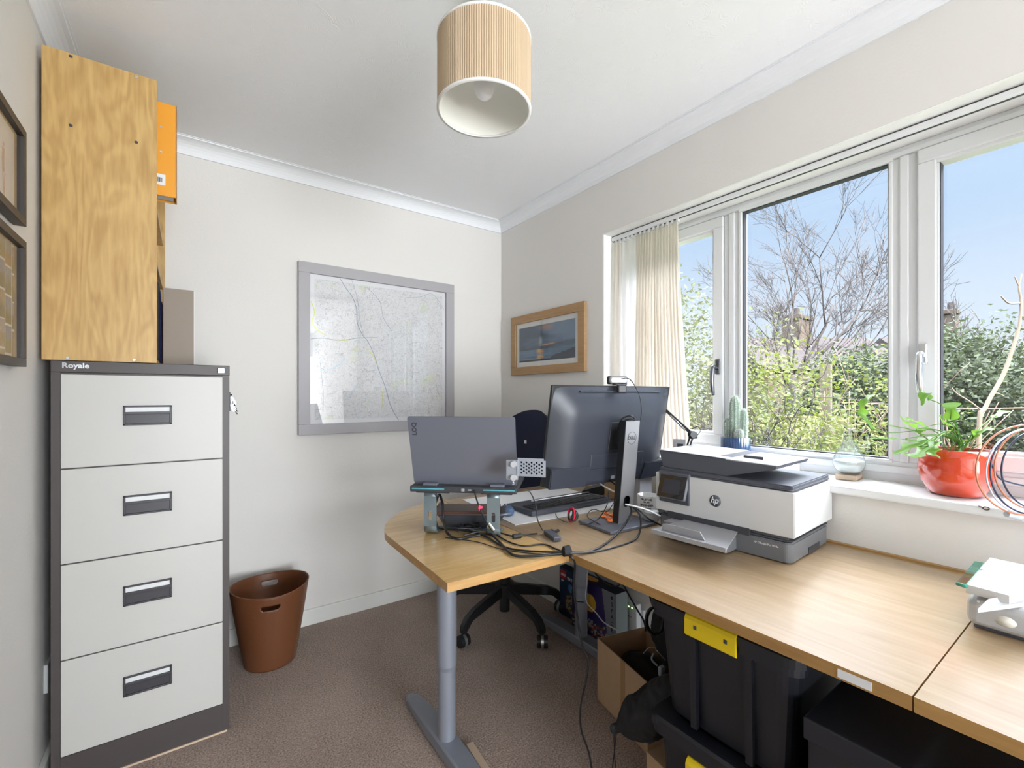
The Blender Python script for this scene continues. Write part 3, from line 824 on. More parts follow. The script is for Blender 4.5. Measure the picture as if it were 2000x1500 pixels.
# ------------------------------------------------------------------ big framed map on the back wall
mp_ = thing('framed_map', 'large square map under glass in a pale grey frame on back wall', 'framed map', (.9145, YB, 1.004))
S2 = .4535; fw = .056
b = B(); th = -.028
for a in ((-S2, S2, 0, fw), (-S2, S2, 2 * S2 - fw, 2 * S2)): b.box(a[0], a[1], th, -.001, a[2], a[3], bev=.002)
b.box(-S2, -S2 + fw, th, -.001, fw, 2 * S2 - fw, bev=.002).box(S2 - fw, S2, th, -.001, fw, 2 * S2 - fw, bev=.002)
b.obj('picture_frame', 'map_frame', mp_)
b = B(); b.box(-S2 + fw, S2 - fw, -.016, -.015, fw, 2 * S2 - fw); b.obj('picture_glass', 'picture_glass', mp_)
m, n, l, p = new_mat('map_print')
tc = n.new('ShaderNodeTexCoord')
def vor(scale, width, warp=0.0, seed=0):
    mpn = n.new('ShaderNodeMapping'); mpn.inputs['Location'].default_value = (seed, seed * .7, seed * .3)
    l.new(tc.outputs['Object'], mpn.inputs[0])
    nzn = n.new('ShaderNodeTexNoise'); nzn.inputs['Scale'].default_value = scale * 1.3; nzn.inputs['Detail'].default_value = 3; l.new(mpn.outputs[0], nzn.inputs['Vector'])
    mxv = n.new('ShaderNodeMix'); mxv.data_type = 'VECTOR'; mxv.inputs[0].default_value = warp
    l.new(mpn.outputs[0], mxv.inputs[4]); l.new(nzn.outputs['Color'], mxv.inputs[5])
    v_ = n.new('ShaderNodeTexVoronoi'); v_.feature = 'DISTANCE_TO_EDGE'; v_.inputs['Scale'].default_value = scale
    l.new(mxv.outputs[1], v_.inputs['Vector'])
    r_ = n.new('ShaderNodeMapRange'); r_.inputs[1].default_value = 0; r_.inputs[2].default_value = width; r_.inputs[3].default_value = 1; r_.inputs[4].default_value = 0
    l.new(v_.outputs['Distance'], r_.inputs[0]); return r_.outputs[0]
base = None
def layer(prev, fac, col, amt):
    mu_ = n.new('ShaderNodeMath'); mu_.operation = 'MULTIPLY'; mu_.inputs[1].default_value = amt; l.new(fac, mu_.inputs[0])
    k = n.new('ShaderNodeMix'); k.data_type = 'RGBA'; k.inputs[7].default_value = (*col, 1)
    if isinstance(prev, tuple): k.inputs[6].default_value = (*prev, 1)
    else: l.new(prev, k.inputs[6])
    l.new(mu_.outputs[0], k.inputs[0]); return k.outputs[2]
c_ = layer((.84, .85, .86), vor(60, .09, .12, 3), (.42, .38, .38), .6)
c_ = layer(c_, vor(26, .035, .12, 8), (.22, .22, .28), .6)
c_ = layer(c_, vor(110, .14, .1, 5), (.5, .47, .47), .5)
c_ = layer(c_, vor(9, .010, .14, 1), (.35, .33, .36), .8)
nzg = n.new('ShaderNodeTexNoise'); nzg.inputs['Scale'].default_value = 9; nzg.inputs['Detail'].default_value = 5; l.new(tc.outputs['Object'], nzg.inputs['Vector'])
rg = n.new('ShaderNodeMapRange'); rg.inputs[1].default_value = .60; rg.inputs[2].default_value = .68; l.new(nzg.outputs['Fac'], rg.inputs[0])
c_ = layer(c_, rg.outputs[0], (.62, .72, .40), .55)
l.new(c_, p.inputs['Base Color']); p.inputs['Roughness'].default_value = .7
b = B(); b.box(-S2 + fw - .002, S2 - fw + .002, -.010, -.009, fw - .002, 2 * S2 - fw + .002); b.obj('mount_board', 'paper', mp_)
b = B(); b.box(-S2 + fw + .026, S2 - fw - .020, -.0112, -.010, fw + .022, 2 * S2 - fw - .022); b.obj('map_sheet', 'map_print', mp_)
mat('map_road', (.22, .27, .38), .7); mat('map_yellow', (.72, .72, .10), .7); mat('map_lake', (.55, .68, .80), .7)
def mapline(pts, w_, material, name):
    """pts in photograph pixels on the map plane"""
    b = B(); P = []
    for px, py in pts: q = at_y(px, py, YB - .0118); P.append(Vector((q.x - .9145, -.0118, q.z - 1.004)))
    P = catmull(P, 6); vs = []
    for i, q in enumerate(P):
        d = (P[min(i + 1, len(P) - 1)] - P[max(i - 1, 0)]).normalized(); s_ = Vector((-d.z, 0, d.x)) * w_
        vs += [q + s_, q - s_]
    b.add(vs, [(2 * i, 2 * i + 1, 2 * i + 3, 2 * i + 2) for i in range(len(P) - 1)]); b.obj(name, material, mp_)
Z = lambda a, b_: (560 + a / 3.845, 480 + b_ / 3.845)
mapline([Z(400, 245), Z(440, 310), Z(495, 390), Z(525, 480), Z(530, 580), Z(570, 670), Z(610, 720), Z(660, 830), Z(690, 930), Z(740, 1060), Z(780, 1200), Z(840, 1310)], .0016, 'map_road', 'motorway_line')
mapline([Z(490, 260), Z(530, 400), Z(550, 560), Z(580, 680)], .0008, 'map_road', 'road_line')
mapline([Z(600, 310), Z(700, 420), Z(725, 540), Z(790, 640)], .0009, 'map_road', 'road_line')
mapline([Z(180, 700), Z(280, 695), Z(400, 710), Z(520, 695), Z(600, 690), Z(680, 690)], .0012, 'map_road', 'road_line')
mapline([Z(250, 870), Z(265, 1000), Z(275, 1130), Z(270, 1250)], .0009, 'map_road', 'road_line')
mapline([Z(890, 390), Z(1000, 385), Z(1080, 360), Z(1130, 400), Z(1180, 480)], .0008, 'map_road', 'road_line')
mapline([Z(183, 415), Z(210, 500), Z(190, 570), Z(230, 630), Z(290, 670)], .0022, 'map_yellow', 'yellow_road')
mapline([Z(340, 705), Z(430, 712), Z(500, 700)], .0016, 'map_yellow', 'yellow_road')
mapline([Z(600, 780), Z(640, 810), Z(670, 875)], .0018, 'map_yellow', 'yellow_road')
mapline([Z(715, 1080), Z(720, 1170), Z(708, 1240)], .0012, 'map_yellow', 'yellow_road')
mapline([Z(250, 940), Z(320, 930), Z(380, 900), Z(410, 880), Z(430, 840)], .0035, 'map_lake', 'lake_shape')
mapline([Z(470, 1130), Z(500, 1080), Z(530, 1040)], .003, 'map_lake', 'lake_shape')

# ------------------------------------------------------------------ seascape on the window wall
sp = thing('framed_painting', 'small oak framed seascape painting at sunset on window wall', 'painting', (XR, 2.09, 1.341))
hw, hh, fw = .340, .378, .050
b = B()
b.box(-.022, -.001, -hw, hw, 0, fw, bev=.0015).box(-.022, -.001, -hw, hw, hh - fw, hh, bev=.0015)
b.box(-.022, -.001, -hw, -hw + fw, fw, hh - fw, bev=.0015).box(-.022, -.001, hw - fw, hw, fw, hh - fw, bev=.0015)
b.obj('picture_frame', 'oak_frame', sp)
b = B(); b.box(-.010, -.008, -hw + fw, hw - fw, fw, hh - fw); b.obj('mount_board', 'mount_white', sp)
b = B(); b.box(-.0155, -.015, -hw + fw, hw - fw, fw, hh - fw); b.obj('picture_glass', 'picture_glass', sp)
def sea(u, v):
    nn = nz2(u, v, 5, 5); cl = nz2(u * .8, v * 2.2, 3.5, 5)
    if v > .33:
        c = mixc((.06, .10, .16), (.17, .25, .36), sstep(-.3, .5, cl + (u - .4)))
        c = mixc(c, (.35, .42, .42), sstep(.25, .6, nn) * .6)
        c = mixc(c, (.45, .30, .22), sstep(.16, .0, math.hypot((u - .52) * .9, v - .92)) * .9)
        c = mixc(c, (.70, .38, .22), sstep(.05, .0, abs(v - .42 - .1 * (u - .5))) * sstep(.18, .05, abs(u - .55)))
        c = mixc(c, (.45, .60, .55), sstep(.05, .0, abs(u - .42)) * sstep(.2, 0, abs(v - .55)) * .8)
        if v < .36 + .12 * u: c = mixc(c, (.03, .06, .10), .75)
    else:
        c = mixc((.06, .12, .20), (.16, .27, .40), sstep(-.4, .4, nz2(u * .6, v * 4, 4, 4)))
        c = mixc(c, (.80, .42, .10), sstep(.09, .02, abs(u - .41)) * sstep(-.2, .3, nz2(u, v * 3, 7) + .15) * .9)
    k = .10 + .16 * max(0, (u - .62) / .38) + .05 * nz2(u, 0, 18)
    if v < k + .01 and (u > .6 or v < .05): c = (.015, .025, .05)
    return c
art('painting_sheet', 2 * (hw - fw - .030), hh - 2 * fw - .060, 160, 90, sea, 'print_matt', sp, frame_mtx((-.0105, 0, hh / 2), (0, -1, 0), (0, 0, 1)))

# ------------------------------------------------------------------ waste bin
wb = thing('waste_bin', 'brown stitched leather waste bin with handle slots on the carpet', 'waste bin', (.303, 2.335, 0))
SEG, ROW = 160, 60; Hb = .345
def binp(i, j):
    t = 2 * PI * i / SEG; s = j / ROW
    rx = .103 + (.160 - .103) * s ** .9; ry = .103 + (.158 - .103) * s ** .9
    c, q = math.cos(t), math.sin(t)
    h = Hb * s + .006 * s * (c * c - q * q)
    return Vector((rx * c, ry * q, .003 + h))
vs = [binp(i, j) for j in range(ROW + 1) for i in range(SEG)]; fs = []
for j in range(ROW):
    for i in range(SEG):
        m_ = False
        for ac in (-PI / 2 - .12, PI / 2 - .12):
            t = 2 * PI * (i + .5) / SEG; da = (t - ac + PI) % (2 * PI) - PI
            X_, Z_ = da * .155, ((j + .5) / ROW - .868) * Hb
            if abs(Z_) < .0115 and (abs(X_) < .026 or math.hypot(abs(X_) - .026, Z_) < .0115): m_ = True
        if not m_: fs.append((j * SEG + i, j * SEG + (i + 1) % SEG, (j + 1) * SEG + (i + 1) % SEG, (j + 1) * SEG + i))
b = B(); b.add(vs, fs, True); b.obj('bin_wall', 'leather_brown', wb, solid=.004)
b = B(); b.lathe([(0, .001), (.102, .001), (.102, .006), (0, .006)], seg=48); b.obj('bin_base', 'leather_brown', wb)
mat('stitch', (.42, .24, .14), .7)
b = B(); b.tube([binp(i, ROW) for i in range(0, SEG, 4)], .0032, seg=8, closed=True, res=2); b.obj('rim_piping', 'leather_brown', wb)
b = B()
for da in (0, 3):
    for j in range(2, ROW - 1, 2):
        a_, c2 = binp(int(SEG * .905) + da, j), binp(int(SEG * .905) + da, j + 1)
        o_ = Vector((a_.x, a_.y, 0)).normalized() * .0022
        b.tube([a_ + o_, a_ + (c2 - a_) * .8 + o_], .0008, seg=4, raw=True)
b.obj('stitching', 'stitch', wb)
# ------------------------------------------------------------------ desks
DZ = .725
def desk_leg(parent_loc, x, y, parent, top=DZ - .025, fl=.32):
    px_, py_ = parent_loc
    X, Y = x - px_, y - py_
    b = B(); b.cyl((X, Y, .30), (X, Y, top), .0335, seg=32).cyl((X, Y, .285), (X, Y, .30), .030, .0335, seg=32)
    b.box(X - .05, X + .05, Y - .30, Y + .30, top - .004, top, bev=.001)
    lg = b.obj('leg_sleeve', 'desk_leg_grey', parent)
    b = B(); b.cyl((X, Y, .04), (X, Y, .30), .030, seg=32); b.obj('leg', 'desk_leg_grey', parent)
    b = B(); b.cyl((X + .0, Y - .034, .60), (X, Y - .040, .60), .006, seg=12); b.obj('leg_bolt', 'chrome', parent)
    b = B()
    n = 16; vs = []
    for i in range(n + 1):
        s = -1 + 2 * i / n; yy = Y + s * fl
        w_ = .036 - .010 * abs(s) ** 2; hh_ = .052 - .022 * s * s
        if i in (0, n): w_ *= .6; hh_ -= .006
        vs += [(X - w_, yy, .012), (X - w_, yy, hh_ - .006), (X - w_ + .006, yy, hh_), (X + w_ - .006, yy, hh_), (X + w_, yy, hh_ - .006), (X + w_, yy, .012)]
    fs = []
    for i in range(n):
        for k in range(6): fs.append((i * 6 + k, i * 6 + (k + 1) % 6, (i + 1) * 6 + (k + 1) % 6, (i + 1) * 6 + k))
    fs += [list(range(6)), list(range(n * 6, n * 6 + 6))[::-1]]
    b.add(vs, fs); ft = b.obj('foot', 'desk_leg_grey', parent)
    for s in (-1, 1): g_ = B(); g_.cyl((X, Y + s * (fl - .035), 0), (X, Y + s * (fl - .035), .014), .018, seg=16); g_.obj('glide', 'black_plastic', ft)
def desktop(poly, parent, loc, top_mat, edge_mat, t=.025):
    P = [(a - loc[0], c - loc[1]) for a, c in poly]
    n = len(P); b = B()
    b.add([(a, c, DZ) for a, c in P], [list(range(n))], mi=0)
    b.add([(a, c, DZ - t) for a, c in P], [list(range(n))[::-1]], mi=1)
    vs = [(a, c, DZ) for a, c in P] + [(a, c, DZ - t) for a, c in P]
    b.add(vs, [(i, n + i, n + (i + 1) % n, (i + 1) % n) for i in range(n)], mi=1)
    b.obj('desktop', [top_mat, edge_mat], parent)
md = thing('main_desk', 'long oak desk along the window wall under printer and monitor', 'desk', (1.35, 1.0, 0))
desktop([(.957, .2215), (1.728, .2215), (1.728, 1.897), (.958, 1.897)], md, (1.35, 1.0), 'desk_oak', 'desk_edge')
b = B(); b.box(1.726 - 1.35, 1.744 - 1.35, .2215 - 1, 1.897 - 1, DZ - .02, DZ + .006, bev=.001); b.obj('back_strip', 'desk_edge', md)
b = B(); b.box(.9555 - 1.35, .9575 - 1.35, .275 - 1, .325 - 1, DZ - .021, DZ - .006); b.obj('edge_sticker', 'label_white', md)
desk_leg((1.35, 1.0), 1.548, 1.593, md)
b = B(); b.box(1.60 - 1.35, 1.64 - 1.35, .26 - 1, 1.85 - 1, DZ - .06, DZ - .025); b.obj('under_rail', 'desk_leg_grey', md)
rd = thing('return_desk', 'rounded oak desk end piece on a grey T leg beneath laptop', 'desk', (.75, 1.45, 0))
poly = [(.9555, 1.035), (.9555, 1.897)]
poly += [(.93, 1.897), (.852, 1.884), (.755, 1.842), (.668, 1.762), (.605, 1.672), (.572, 1.590), (.562, 1.528), (.546, 1.0548)]
cp = catmull([Vector((a, c, 0)) for a, c in poly[1:9]], 4)
poly = [(.9555, 1.035)] + [(v.x, v.y) for v in cp] + [(.546, 1.0548)]
desktop(poly[::-1] if False else poly, rd, (.75, 1.45), 'desk_oak_x', 'desk_edge_x')
desk_leg((.75, 1.45), .715, 1.385, rd)
fd = thing('side_desk', 'oak desk joined to the near end of the long desk, under the white device', 'desk', (1.35, -.1, 0))
desktop([(.9565, -.42), (1.728, -.42), (1.728, .219), (.9565, .219)], fd, (1.35, -.1), 'desk_oak', 'desk_edge')
b = B(); b.box(1.726 - 1.35, 1.744 - 1.35, -.42 + .1, .219 + .1, DZ - .02, DZ + .006, bev=.001); b.obj('back_strip', 'desk_edge', fd)
desk_leg((1.35, -.1), 1.46, -.12, fd, fl=.28)

# offcut of wood on the carpet beside the foot
a_ = at_z(913, 1450, .01); b = B(); q = at_z(950, 1500, .01)
d = (at_z(945, 1495, .01) - at_z(917, 1451, .01)).normalized(); s_ = Vector((-d.y, d.x, 0)); c0 = at_z(917, 1452, .01)
m_ = Matrix((d, s_, (0, 0, 1))).transposed().to_4x4(); m_.translation = Vector((c0.x, c0.y, 0))
b.box(0, .24, -.012, .012, 0, .012, mtx=m_); o = b.obj('wooden_offcut', 'wood_light'); tag(o, 'small loose wooden offcut on the carpet beside the desk foot', 'wood strip')

# ------------------------------------------------------------------ office chair
oc = thing('office_chair', 'navy office chair with black five-star castor base behind desk', 'chair', (1.385, 2.01, 0))
Cx = Vector((1.385, 2.01, 0))
b = B(); b.cyl((0, 0, .055), (0, 0, .20), .028).cyl((0, 0, .14), (0, 0, .205), .046, .05); hub = b.obj('base_hub', 'black_plastic', oc)
a0 = math.atan2(1.674 - 2.01, 1.381 - 1.385)
for k in range(5):
    a = a0 + 2 * PI * k / 5; dx, dy = math.cos(a), math.sin(a)
    b = B(); mt_ = Matrix.Rotation(a, 4, 'Z')
    b.prism([(.03, .20), (.03, .14), (.27, .105), (.315, .065), (.335, .065), (.335, .095), (.305, .13), (.25, .155)], -.017, .017, 'xz', bev=.005, mtx=mt_)
    b.obj('base_arm', 'black_plastic', oc)
    b = B(); wx = Vector((dx, dy, 0)) * .325; aw = a + .9 + k * 1.3; ax = Vector((math.cos(aw), math.sin(aw), 0))
    for s in (-1, 1):
        b.cyl(wx + ax * s * .006 + Vector((0, 0, .0305)), wx + ax * s * .026 + Vector((0, 0, .0305)), .030, .028, seg=24)
    b.cyl(wx + Vector((0, 0, .035)), wx + Vector((0, 0, .07)), .008)
    cs = b.obj('castor', 'black_plastic', oc)
    b = B(); b.cyl(wx + ax * -.0065 + Vector((0, 0, .0305)), wx + ax * .0065 + Vector((0, 0, .0305)), .0325, seg=24); b.obj('castor_hood', 'silver', cs)
b = B(); b.cyl((0, 0, .20), (0, 0, .44), .025).cyl((0, 0, .20), (0, 0, .33), .032); b.obj('gas_lift', 'black_plastic', oc)
am = math.atan2(.10, .275)
mt_ = Matrix.Rotation(am, 4, 'Z')
b = B(); b.box(-.24, .20, -.235, .235, .45, .535, bev=.04, mtx=mt_, seg=4); b.obj('seat', 'navy_fabric', oc)
b = B(); b.box(-.14, .14, -.10, .10, .425, .452, bev=.008, mtx=mt_); b.box(.12, .275, -.03, .03, .432, .455, bev=.006, mtx=mt_)
b.prism([(.255, .44), (.285, .44), (.315, .75), (.292, .75)], -.028, .028, 'xz', mtx=mt_); b.obj('mechanism', 'black_plastic', oc)
vs = []; nu, nv = 18, 22
for side in (0, 1):
    for j in range(nv + 1):
        for i in range(nu + 1):
            u = -1 + 2 * i / nu; v = -1 + 2 * j / nv
            hwid = .205 * (1 - .10 * max(0, v)) ; zz = .855 + v * .27
            cu, cv = u, v
            rr_ = (abs(u) ** 3.2 + abs(v) ** 5) ** (1 / 4.0)
            k = 1.0
            if abs(v) > .6: k = (1 - ((abs(v) - .6) / .4) ** 2.6 * .42)
            y_ = u * hwid * k
            edge = max(abs(u), abs(v)) ** 6
            thk = .032 * (1 - edge * .85)
            base_x = .268 + .035 * (v * .5 + .5) - .055 * (abs(u) ** 2) - .02 * (1 - v * v)
            zz -= .035 * abs(u) ** 2.5 * max(0, v)
            vs.append(mt_ @ Vector((base_x + (thk if side else -thk), y_, zz)))
st = (nu + 1) * (nv + 1); fs = []
for j in range(nv):
    for i in range(nu):
        q = j * (nu + 1) + i; fs.append((q, q + 1, q + nu + 2, q + nu + 1)); fs.append((st + q + 1, st + q, st + q + nu + 1, st + q + nu + 2))
per = [i for i in range(nu + 1)] + [j * (nu + 1) + nu for j in range(1, nv + 1)] + [nv * (nu + 1) + i for i in range(nu - 1, -1, -1)] + [j * (nu + 1) for j in range(nv - 1, 0, -1)]
for i in range(len(per)): a_, c_ = per[i], per[(i + 1) % len(per)]; fs.append((c_, a_, st + a_, st + c_))
b = B(); b.add(vs, fs, True); bk = b.obj('backrest', 'navy_fabric', oc)
lp_ = sub(oc)(at_t(1026, 863, 2.60))
b = B()
lab = mt_ @ Vector((.19, .055, .935))
b.box(-.001, .001, -.011, .011, -.010, .010, bev=.0008, mtx=Matrix.Translation(sub(oc)(at_t(1026, 863, 2.585)))); b.obj('backrest_label', 'label_white', bk)

# ------------------------------------------------------------------ monitor
mn = thing('monitor', 'large black monitor seen from behind on a silver stand', 'monitor', (1.322, 1.1635, DZ), math.radians(-4.3))
b = B(); b.box(-.12, .12, -.088, .088, .001, .011, bev=.002); b.obj('stand_base', 'laptop_grey', mn)
tiltc = math.radians(6)
mc = Matrix.Translation((.012, -.010, .009)) @ Matrix.Rotation(tiltc, 4, 'X')
b = B(); b.holeplate(-.0345, .0345, 0, .12, .0, .085, .017, .022, -.0165, -.0135, n=28, mtx=mc)
b.box(-.0345, .0345, -.0165, -.0135, .12, .388, mtx=mc); b.obj('stand_column', 'stand_silver', mn)
b = B(); b.box(-.0345, .0345, .012, .0155, 0, .388, mtx=mc).box(-.0345, -.031, -.0135, .012, 0, .388, mtx=mc).box(.031, .0345, -.0135, .012, 0, .388, mtx=mc).box(-.031, .031, -.0135, .012, .383, .388, mtx=mc)
b.obj('column_shell', 'black_plastic', mn)
b = B(); th_ = [2 * PI * i / 48 for i in range(48)]
b.tube([mc @ Vector((.0 + .0215 * math.cos(t), -.0170, .325 + .0225 * math.sin(t))) for t in th_], .0007, seg=6, closed=True, raw=True); b.obj('logo_ring', 'ink_dark', mn)
mtx_ = mc @ frame_mtx((0, -.0168, .325), (1, 0, 0), (0, 0, 1))
text_obj('lettering', 'D', .0165, 'ink_dark', mn, mtx_ @ Matrix.Translation((-.0135, 0, 0)), bold=.0005)
text_obj('lettering', 'E', .0150, 'ink_dark', mn, mtx_ @ Matrix.Translation((-.0045, 0, 0)) @ Matrix.Rotation(.55, 4, 'Z'), bold=.0005)
text_obj('lettering', 'LL', .0165, 'ink_dark', mn, mtx_ @ Matrix.Translation((.0095, 0, 0)), bold=.0005)
tilt = math.radians(10.3)
mm_ = Matrix.Translation((.021, .064, .339)) @ Matrix.Rotation(tilt, 4, 'X')
W2, H2 = .3055, .188
b = B(); b.box(-W2, W2, -.004, .010, -H2, H2, bev=.003, mtx=mm_); b.obj('bezel', 'black_plastic', mn)
b = B(); b.box(-W2 + .006, W2 - .006, .0098, .0106, -H2 + .012, H2 - .006, mtx=mm_); b.obj('screen', 'screen_glass', mn)
# back shell: gently domed toward the middle
b = B(); nu, nv = 36, 24; vs = []
for j in range(nv + 1):
    for i in range(nu + 1):
        u, v = -1 + 2 * i / nu, -1 + 2 * j / nv
        x = u * (W2 - .003); z = v * (H2 - .002)
        d_ = .003 + .040 * math.sin(PI / 2 * min(1, max(0, (1 - abs(u)) / .35))) * math.sin(PI / 2 * min(1, max(0, (1 - v) / .62)))
        vs.append((x, -d_, z))
for i in range(nu + 1): vs.append(((-1 + 2 * i / nu) * (W2 - .003), .0, -H2 + .002))
fs = [(j * (nu + 1) + i, j * (nu + 1) + i + 1, (j + 1) * (nu + 1) + i + 1, (j + 1) * (nu + 1) + i) for j in range(nv) for i in range(nu)]
k0 = (nu + 1) * (nv + 1); fs += [(k0 + i, k0 + i + 1, i + 1, i) for i in range(nu)]
b.add(vs, fs, True, mtx=mm_); bs_ = b.obj('back_shell', 'dark_shell', mn)
b = B(); b.box(-.19, .235, -.0185, -.006, H2 - .0205, H2 - .0175, mtx=mm_); b.obj('vent_slot', 'gasket', mn)
b = B()
b.prism([(-W2 + .002, -H2 + .004), (-.135, -H2 - .002), (-.118, -H2 + .078), (-W2 + .002, -H2 + .078)], -.047, -.003, 'xz', bev=.003, mtx=mm_)
b.obj('lower_shell', 'dark_shell', mn); b = B()
b.prism([(.150, -H2 - .002), (W2 - .010, -H2 + .004), (W2 - .002, -H2 + .070), (.168, -H2 + .070)], -.047, -.003, 'xz', bev=.003, mtx=mm_)
b.obj('lower_shell', 'dark_shell', mn)
b = B(); b.box(-.125, .155, -.046, -.036, -H2 + .062, -H2 + .120, bev=.004, mtx=mm_); b.obj('port_cover', 'dark_shell', mn)
b = B(); b.box(-.045, .06, -.046, -.036, -.055, .055, bev=.003, mtx=mm_); b.box(-.022, .040, -.095, -.036, -.035, .03, bev=.008, mtx=mm_); b.obj('stand_mount', 'black_plastic', mn)
b = B(); b.box(.275, .303, -.050, -.046, -H2 + .050, -H2 + .056, bev=.001, mtx=mm_); b.obj('side_button', 'silver', mn)
b = B(); b.box(-.008, .010, -.0445, -.0425, -H2 + .016, -H2 + .028, mtx=mm_); b.obj('sticker', 'card_grey', mn)

# webcam
wc = thing('webcam', 'small black webcam with grey back clipped on top of monitor', 'webcam', (1.345, 1.178, 1.249), math.radians(-25))
b = B(); b.box(-.036, .036, -.006, .018, .008, .036, bev=.008, seg=3); b.obj('camera_body', 'silver', wc)
b = B(); b.box(-.042, .042, .010, .024, .006, .038, bev=.007, seg=3); b.cyl((0, .02, .022), (0, .027, .022), .009); b.obj('front_bezel', 'black_plastic', wc)
b = B(); b.box(-.022, .022, -.026, .012, .002, .008, bev=.002).box(-.018, .018, -.034, -.016, -.028, .004, bev=.005); b.obj('clip', 'black_plastic', wc)
b = B(); 
Lw = wc
wcp = [(1.349, 1.170, 1.275), (1.356, 1.140, 1.276), (1.372, 1.125, 1.25), (1.385, 1.112, 1.21), (1.392, 1.108, 1.16), (1.378, 1.102, 1.122), (1.372, 1.105, 1.10)]
b.tube(wcp, .0018); o = b.obj('webcam_cable', 'cable_black'); tag(o, 'thin black cable hanging from the webcam down behind monitor stand', 'cable')
b = B(); b.tube([(1.303, 1.150, 1.085), (1.308, 1.13, 1.125), (1.325, 1.105, 1.137), (1.345, 1.10, 1.125)], .003).tube([(1.308, 1.150, 1.08), (1.313, 1.13, 1.115), (1.328, 1.105, 1.126), (1.345, 1.10, 1.118)], .003)
o = b.obj('looped_cable', 'cable_black'); tag(o, 'short looped black cable at the top of monitor stand column', 'cable')

# ------------------------------------------------------------------ laptop and stand
LO = Vector((.750, 1.332, DZ)); LA = math.atan2(-.6756, .7372)
def lw(px, py, t): return at_t(px, py, t)
lt = thing('laptop', 'open grey laptop seen from behind on a raised metal stand', 'laptop', (LO.x, LO.y, .889), LA)
b = B(); b.box(-.181, .181, .004, .262, 0, .020, bev=.003); b.box(-.181, .181, -.016, .02, -.001, .0195, bev=.003); lb_ = b.obj('base', 'laptop_dark', lt)
for x0, x1 in ((-.174, -.062), (.070, .176)):
    b = B(); b.box(x0, x1, -.0170, -.014, .0085, .0125, bev=.0008); b.obj('exhaust_vent', 'vent_teal', lb_)
for x0, x1 in ((-.052, -.040), (-.028, -.016)): b = B(); b.box(x0, x1, -.0168, -.014, .007, .012); b.obj('port', 'gasket', lb_)
b = B(); b.box(-.004, .007, -.0168, -.014, .004, .014, bev=.001).box(.018, .030, -.0168, -.014, .007, .012, bev=.001); b.obj('port_rim', 'silver', lb_)
b = B(); b.box(-.17, .17, .05, .17, .0198, .0215); b.obj('keyboard', 'black_plastic', lt)
ml = Matrix.Translation((0, .026, .022)) @ Matrix.Rotation(math.radians(17), 4, 'X')
b = B(); 
vsr = []
def rrect(x0, x1, z0, z1, r, n=6):
    out = []
    for cx, cz, a in ((x1 - r, z1 - r, 0), (x0 + r, z1 - r, PI / 2), (x0 + r, z0 + r, PI), (x1 - r, z0 + r, 1.5 * PI)):
        for k in range(n + 1): t = a + PI / 2 * k / n; out.append((cx + r * math.cos(t), cz + r * math.sin(t)))
    return out
b.prism(rrect(-.1795, .1795, 0, .243, .008), -.004, .0035, 'xz', bev=.0012, mtx=ml); lid = b.obj('lid', 'laptop_grey', lt)
b = B(); b.box(-.172, .172, .0033, .0042, .012, .236, mtx=ml); b.obj('screen', 'screen_glass', lt)
for x in (-.115, .115): b = B(); b.box(x - .024, x + .024, -.006, .02, .016, .027, bev=.002); b.obj('hinge', 'laptop_grey', lt)
text_obj('lettering', 'LOQ', .0215, 'ink_dark', lid, ml @ frame_mtx((-.158, -.0042, .201), (0, 0, -1) if False else (0, 0, 1), (-1, 0, 0)), bold=.0009, squash=1.0)
text_obj('lettering', 'Lenovo', .010, 'ink_white', lid, ml @ frame_mtx((.166, -.0042, .018), (0, 0, 1), (-1, 0, 0)), bold=.0003)
ls = thing('laptop_stand', 'grey aluminium laptop stand with slotted legs on the desk', 'laptop stand', (LO.x, LO.y, DZ), LA)
b = B(); b.box(-.165, -.05, .0, .20, .157, .1625, bev=.001).box(.06, .165, .0, .20, .157, .1625, bev=.001).box(-.165, .165, .06, .16, .155, .158, bev=.001); b.obj('platform', 'laptop_dark', ls)
for lx in (-.130, .094):
    b = B(); w2 = .0225
    b.holeplate(lx - w2, lx + w2, .030, .135, lx, .068, .0065, .017, .046, .051, n=28)
    def strip(pts):
        vs = []
        for y, z, ny, nz_ in pts:
            for xx in (lx - w2, lx + w2):
                vs.append((xx, y, z)); vs.append((xx, y + ny * .005, z + nz_ * .005))
        fs = []
        for i in range(len(pts) - 1):
            q = i * 4; fs += [(q, q + 2, q + 6, q + 4), (q + 1, q + 5, q + 7, q + 3), (q, q + 4, q + 5, q + 1), (q + 2, q + 3, q + 7, q + 6)]
        b.add(vs, fs, True)
    top = [(.046 + .024 * (1 - math.cos(t)), .135 + .022 * math.sin(t), math.cos(t), -math.sin(t)) for t in np.linspace(0, PI / 2, 8)] + [(.16, .157, 0, -1)]
    bot = [(.046 + .028 * (1 - math.cos(t)), .030 - .028 * math.sin(t), math.cos(t), math.sin(t)) for t in np.linspace(0, PI / 2, 8)] + [(.13, .002, 0, 1)]
    strip(top); strip(bot)
    b.obj('leg', 'stand_alu', ls)
b = B(); b.box(-.145, .11, .105, .130, .0015, .0065, bev=.001); b.obj('cross_bar', 'stand_alu', ls)
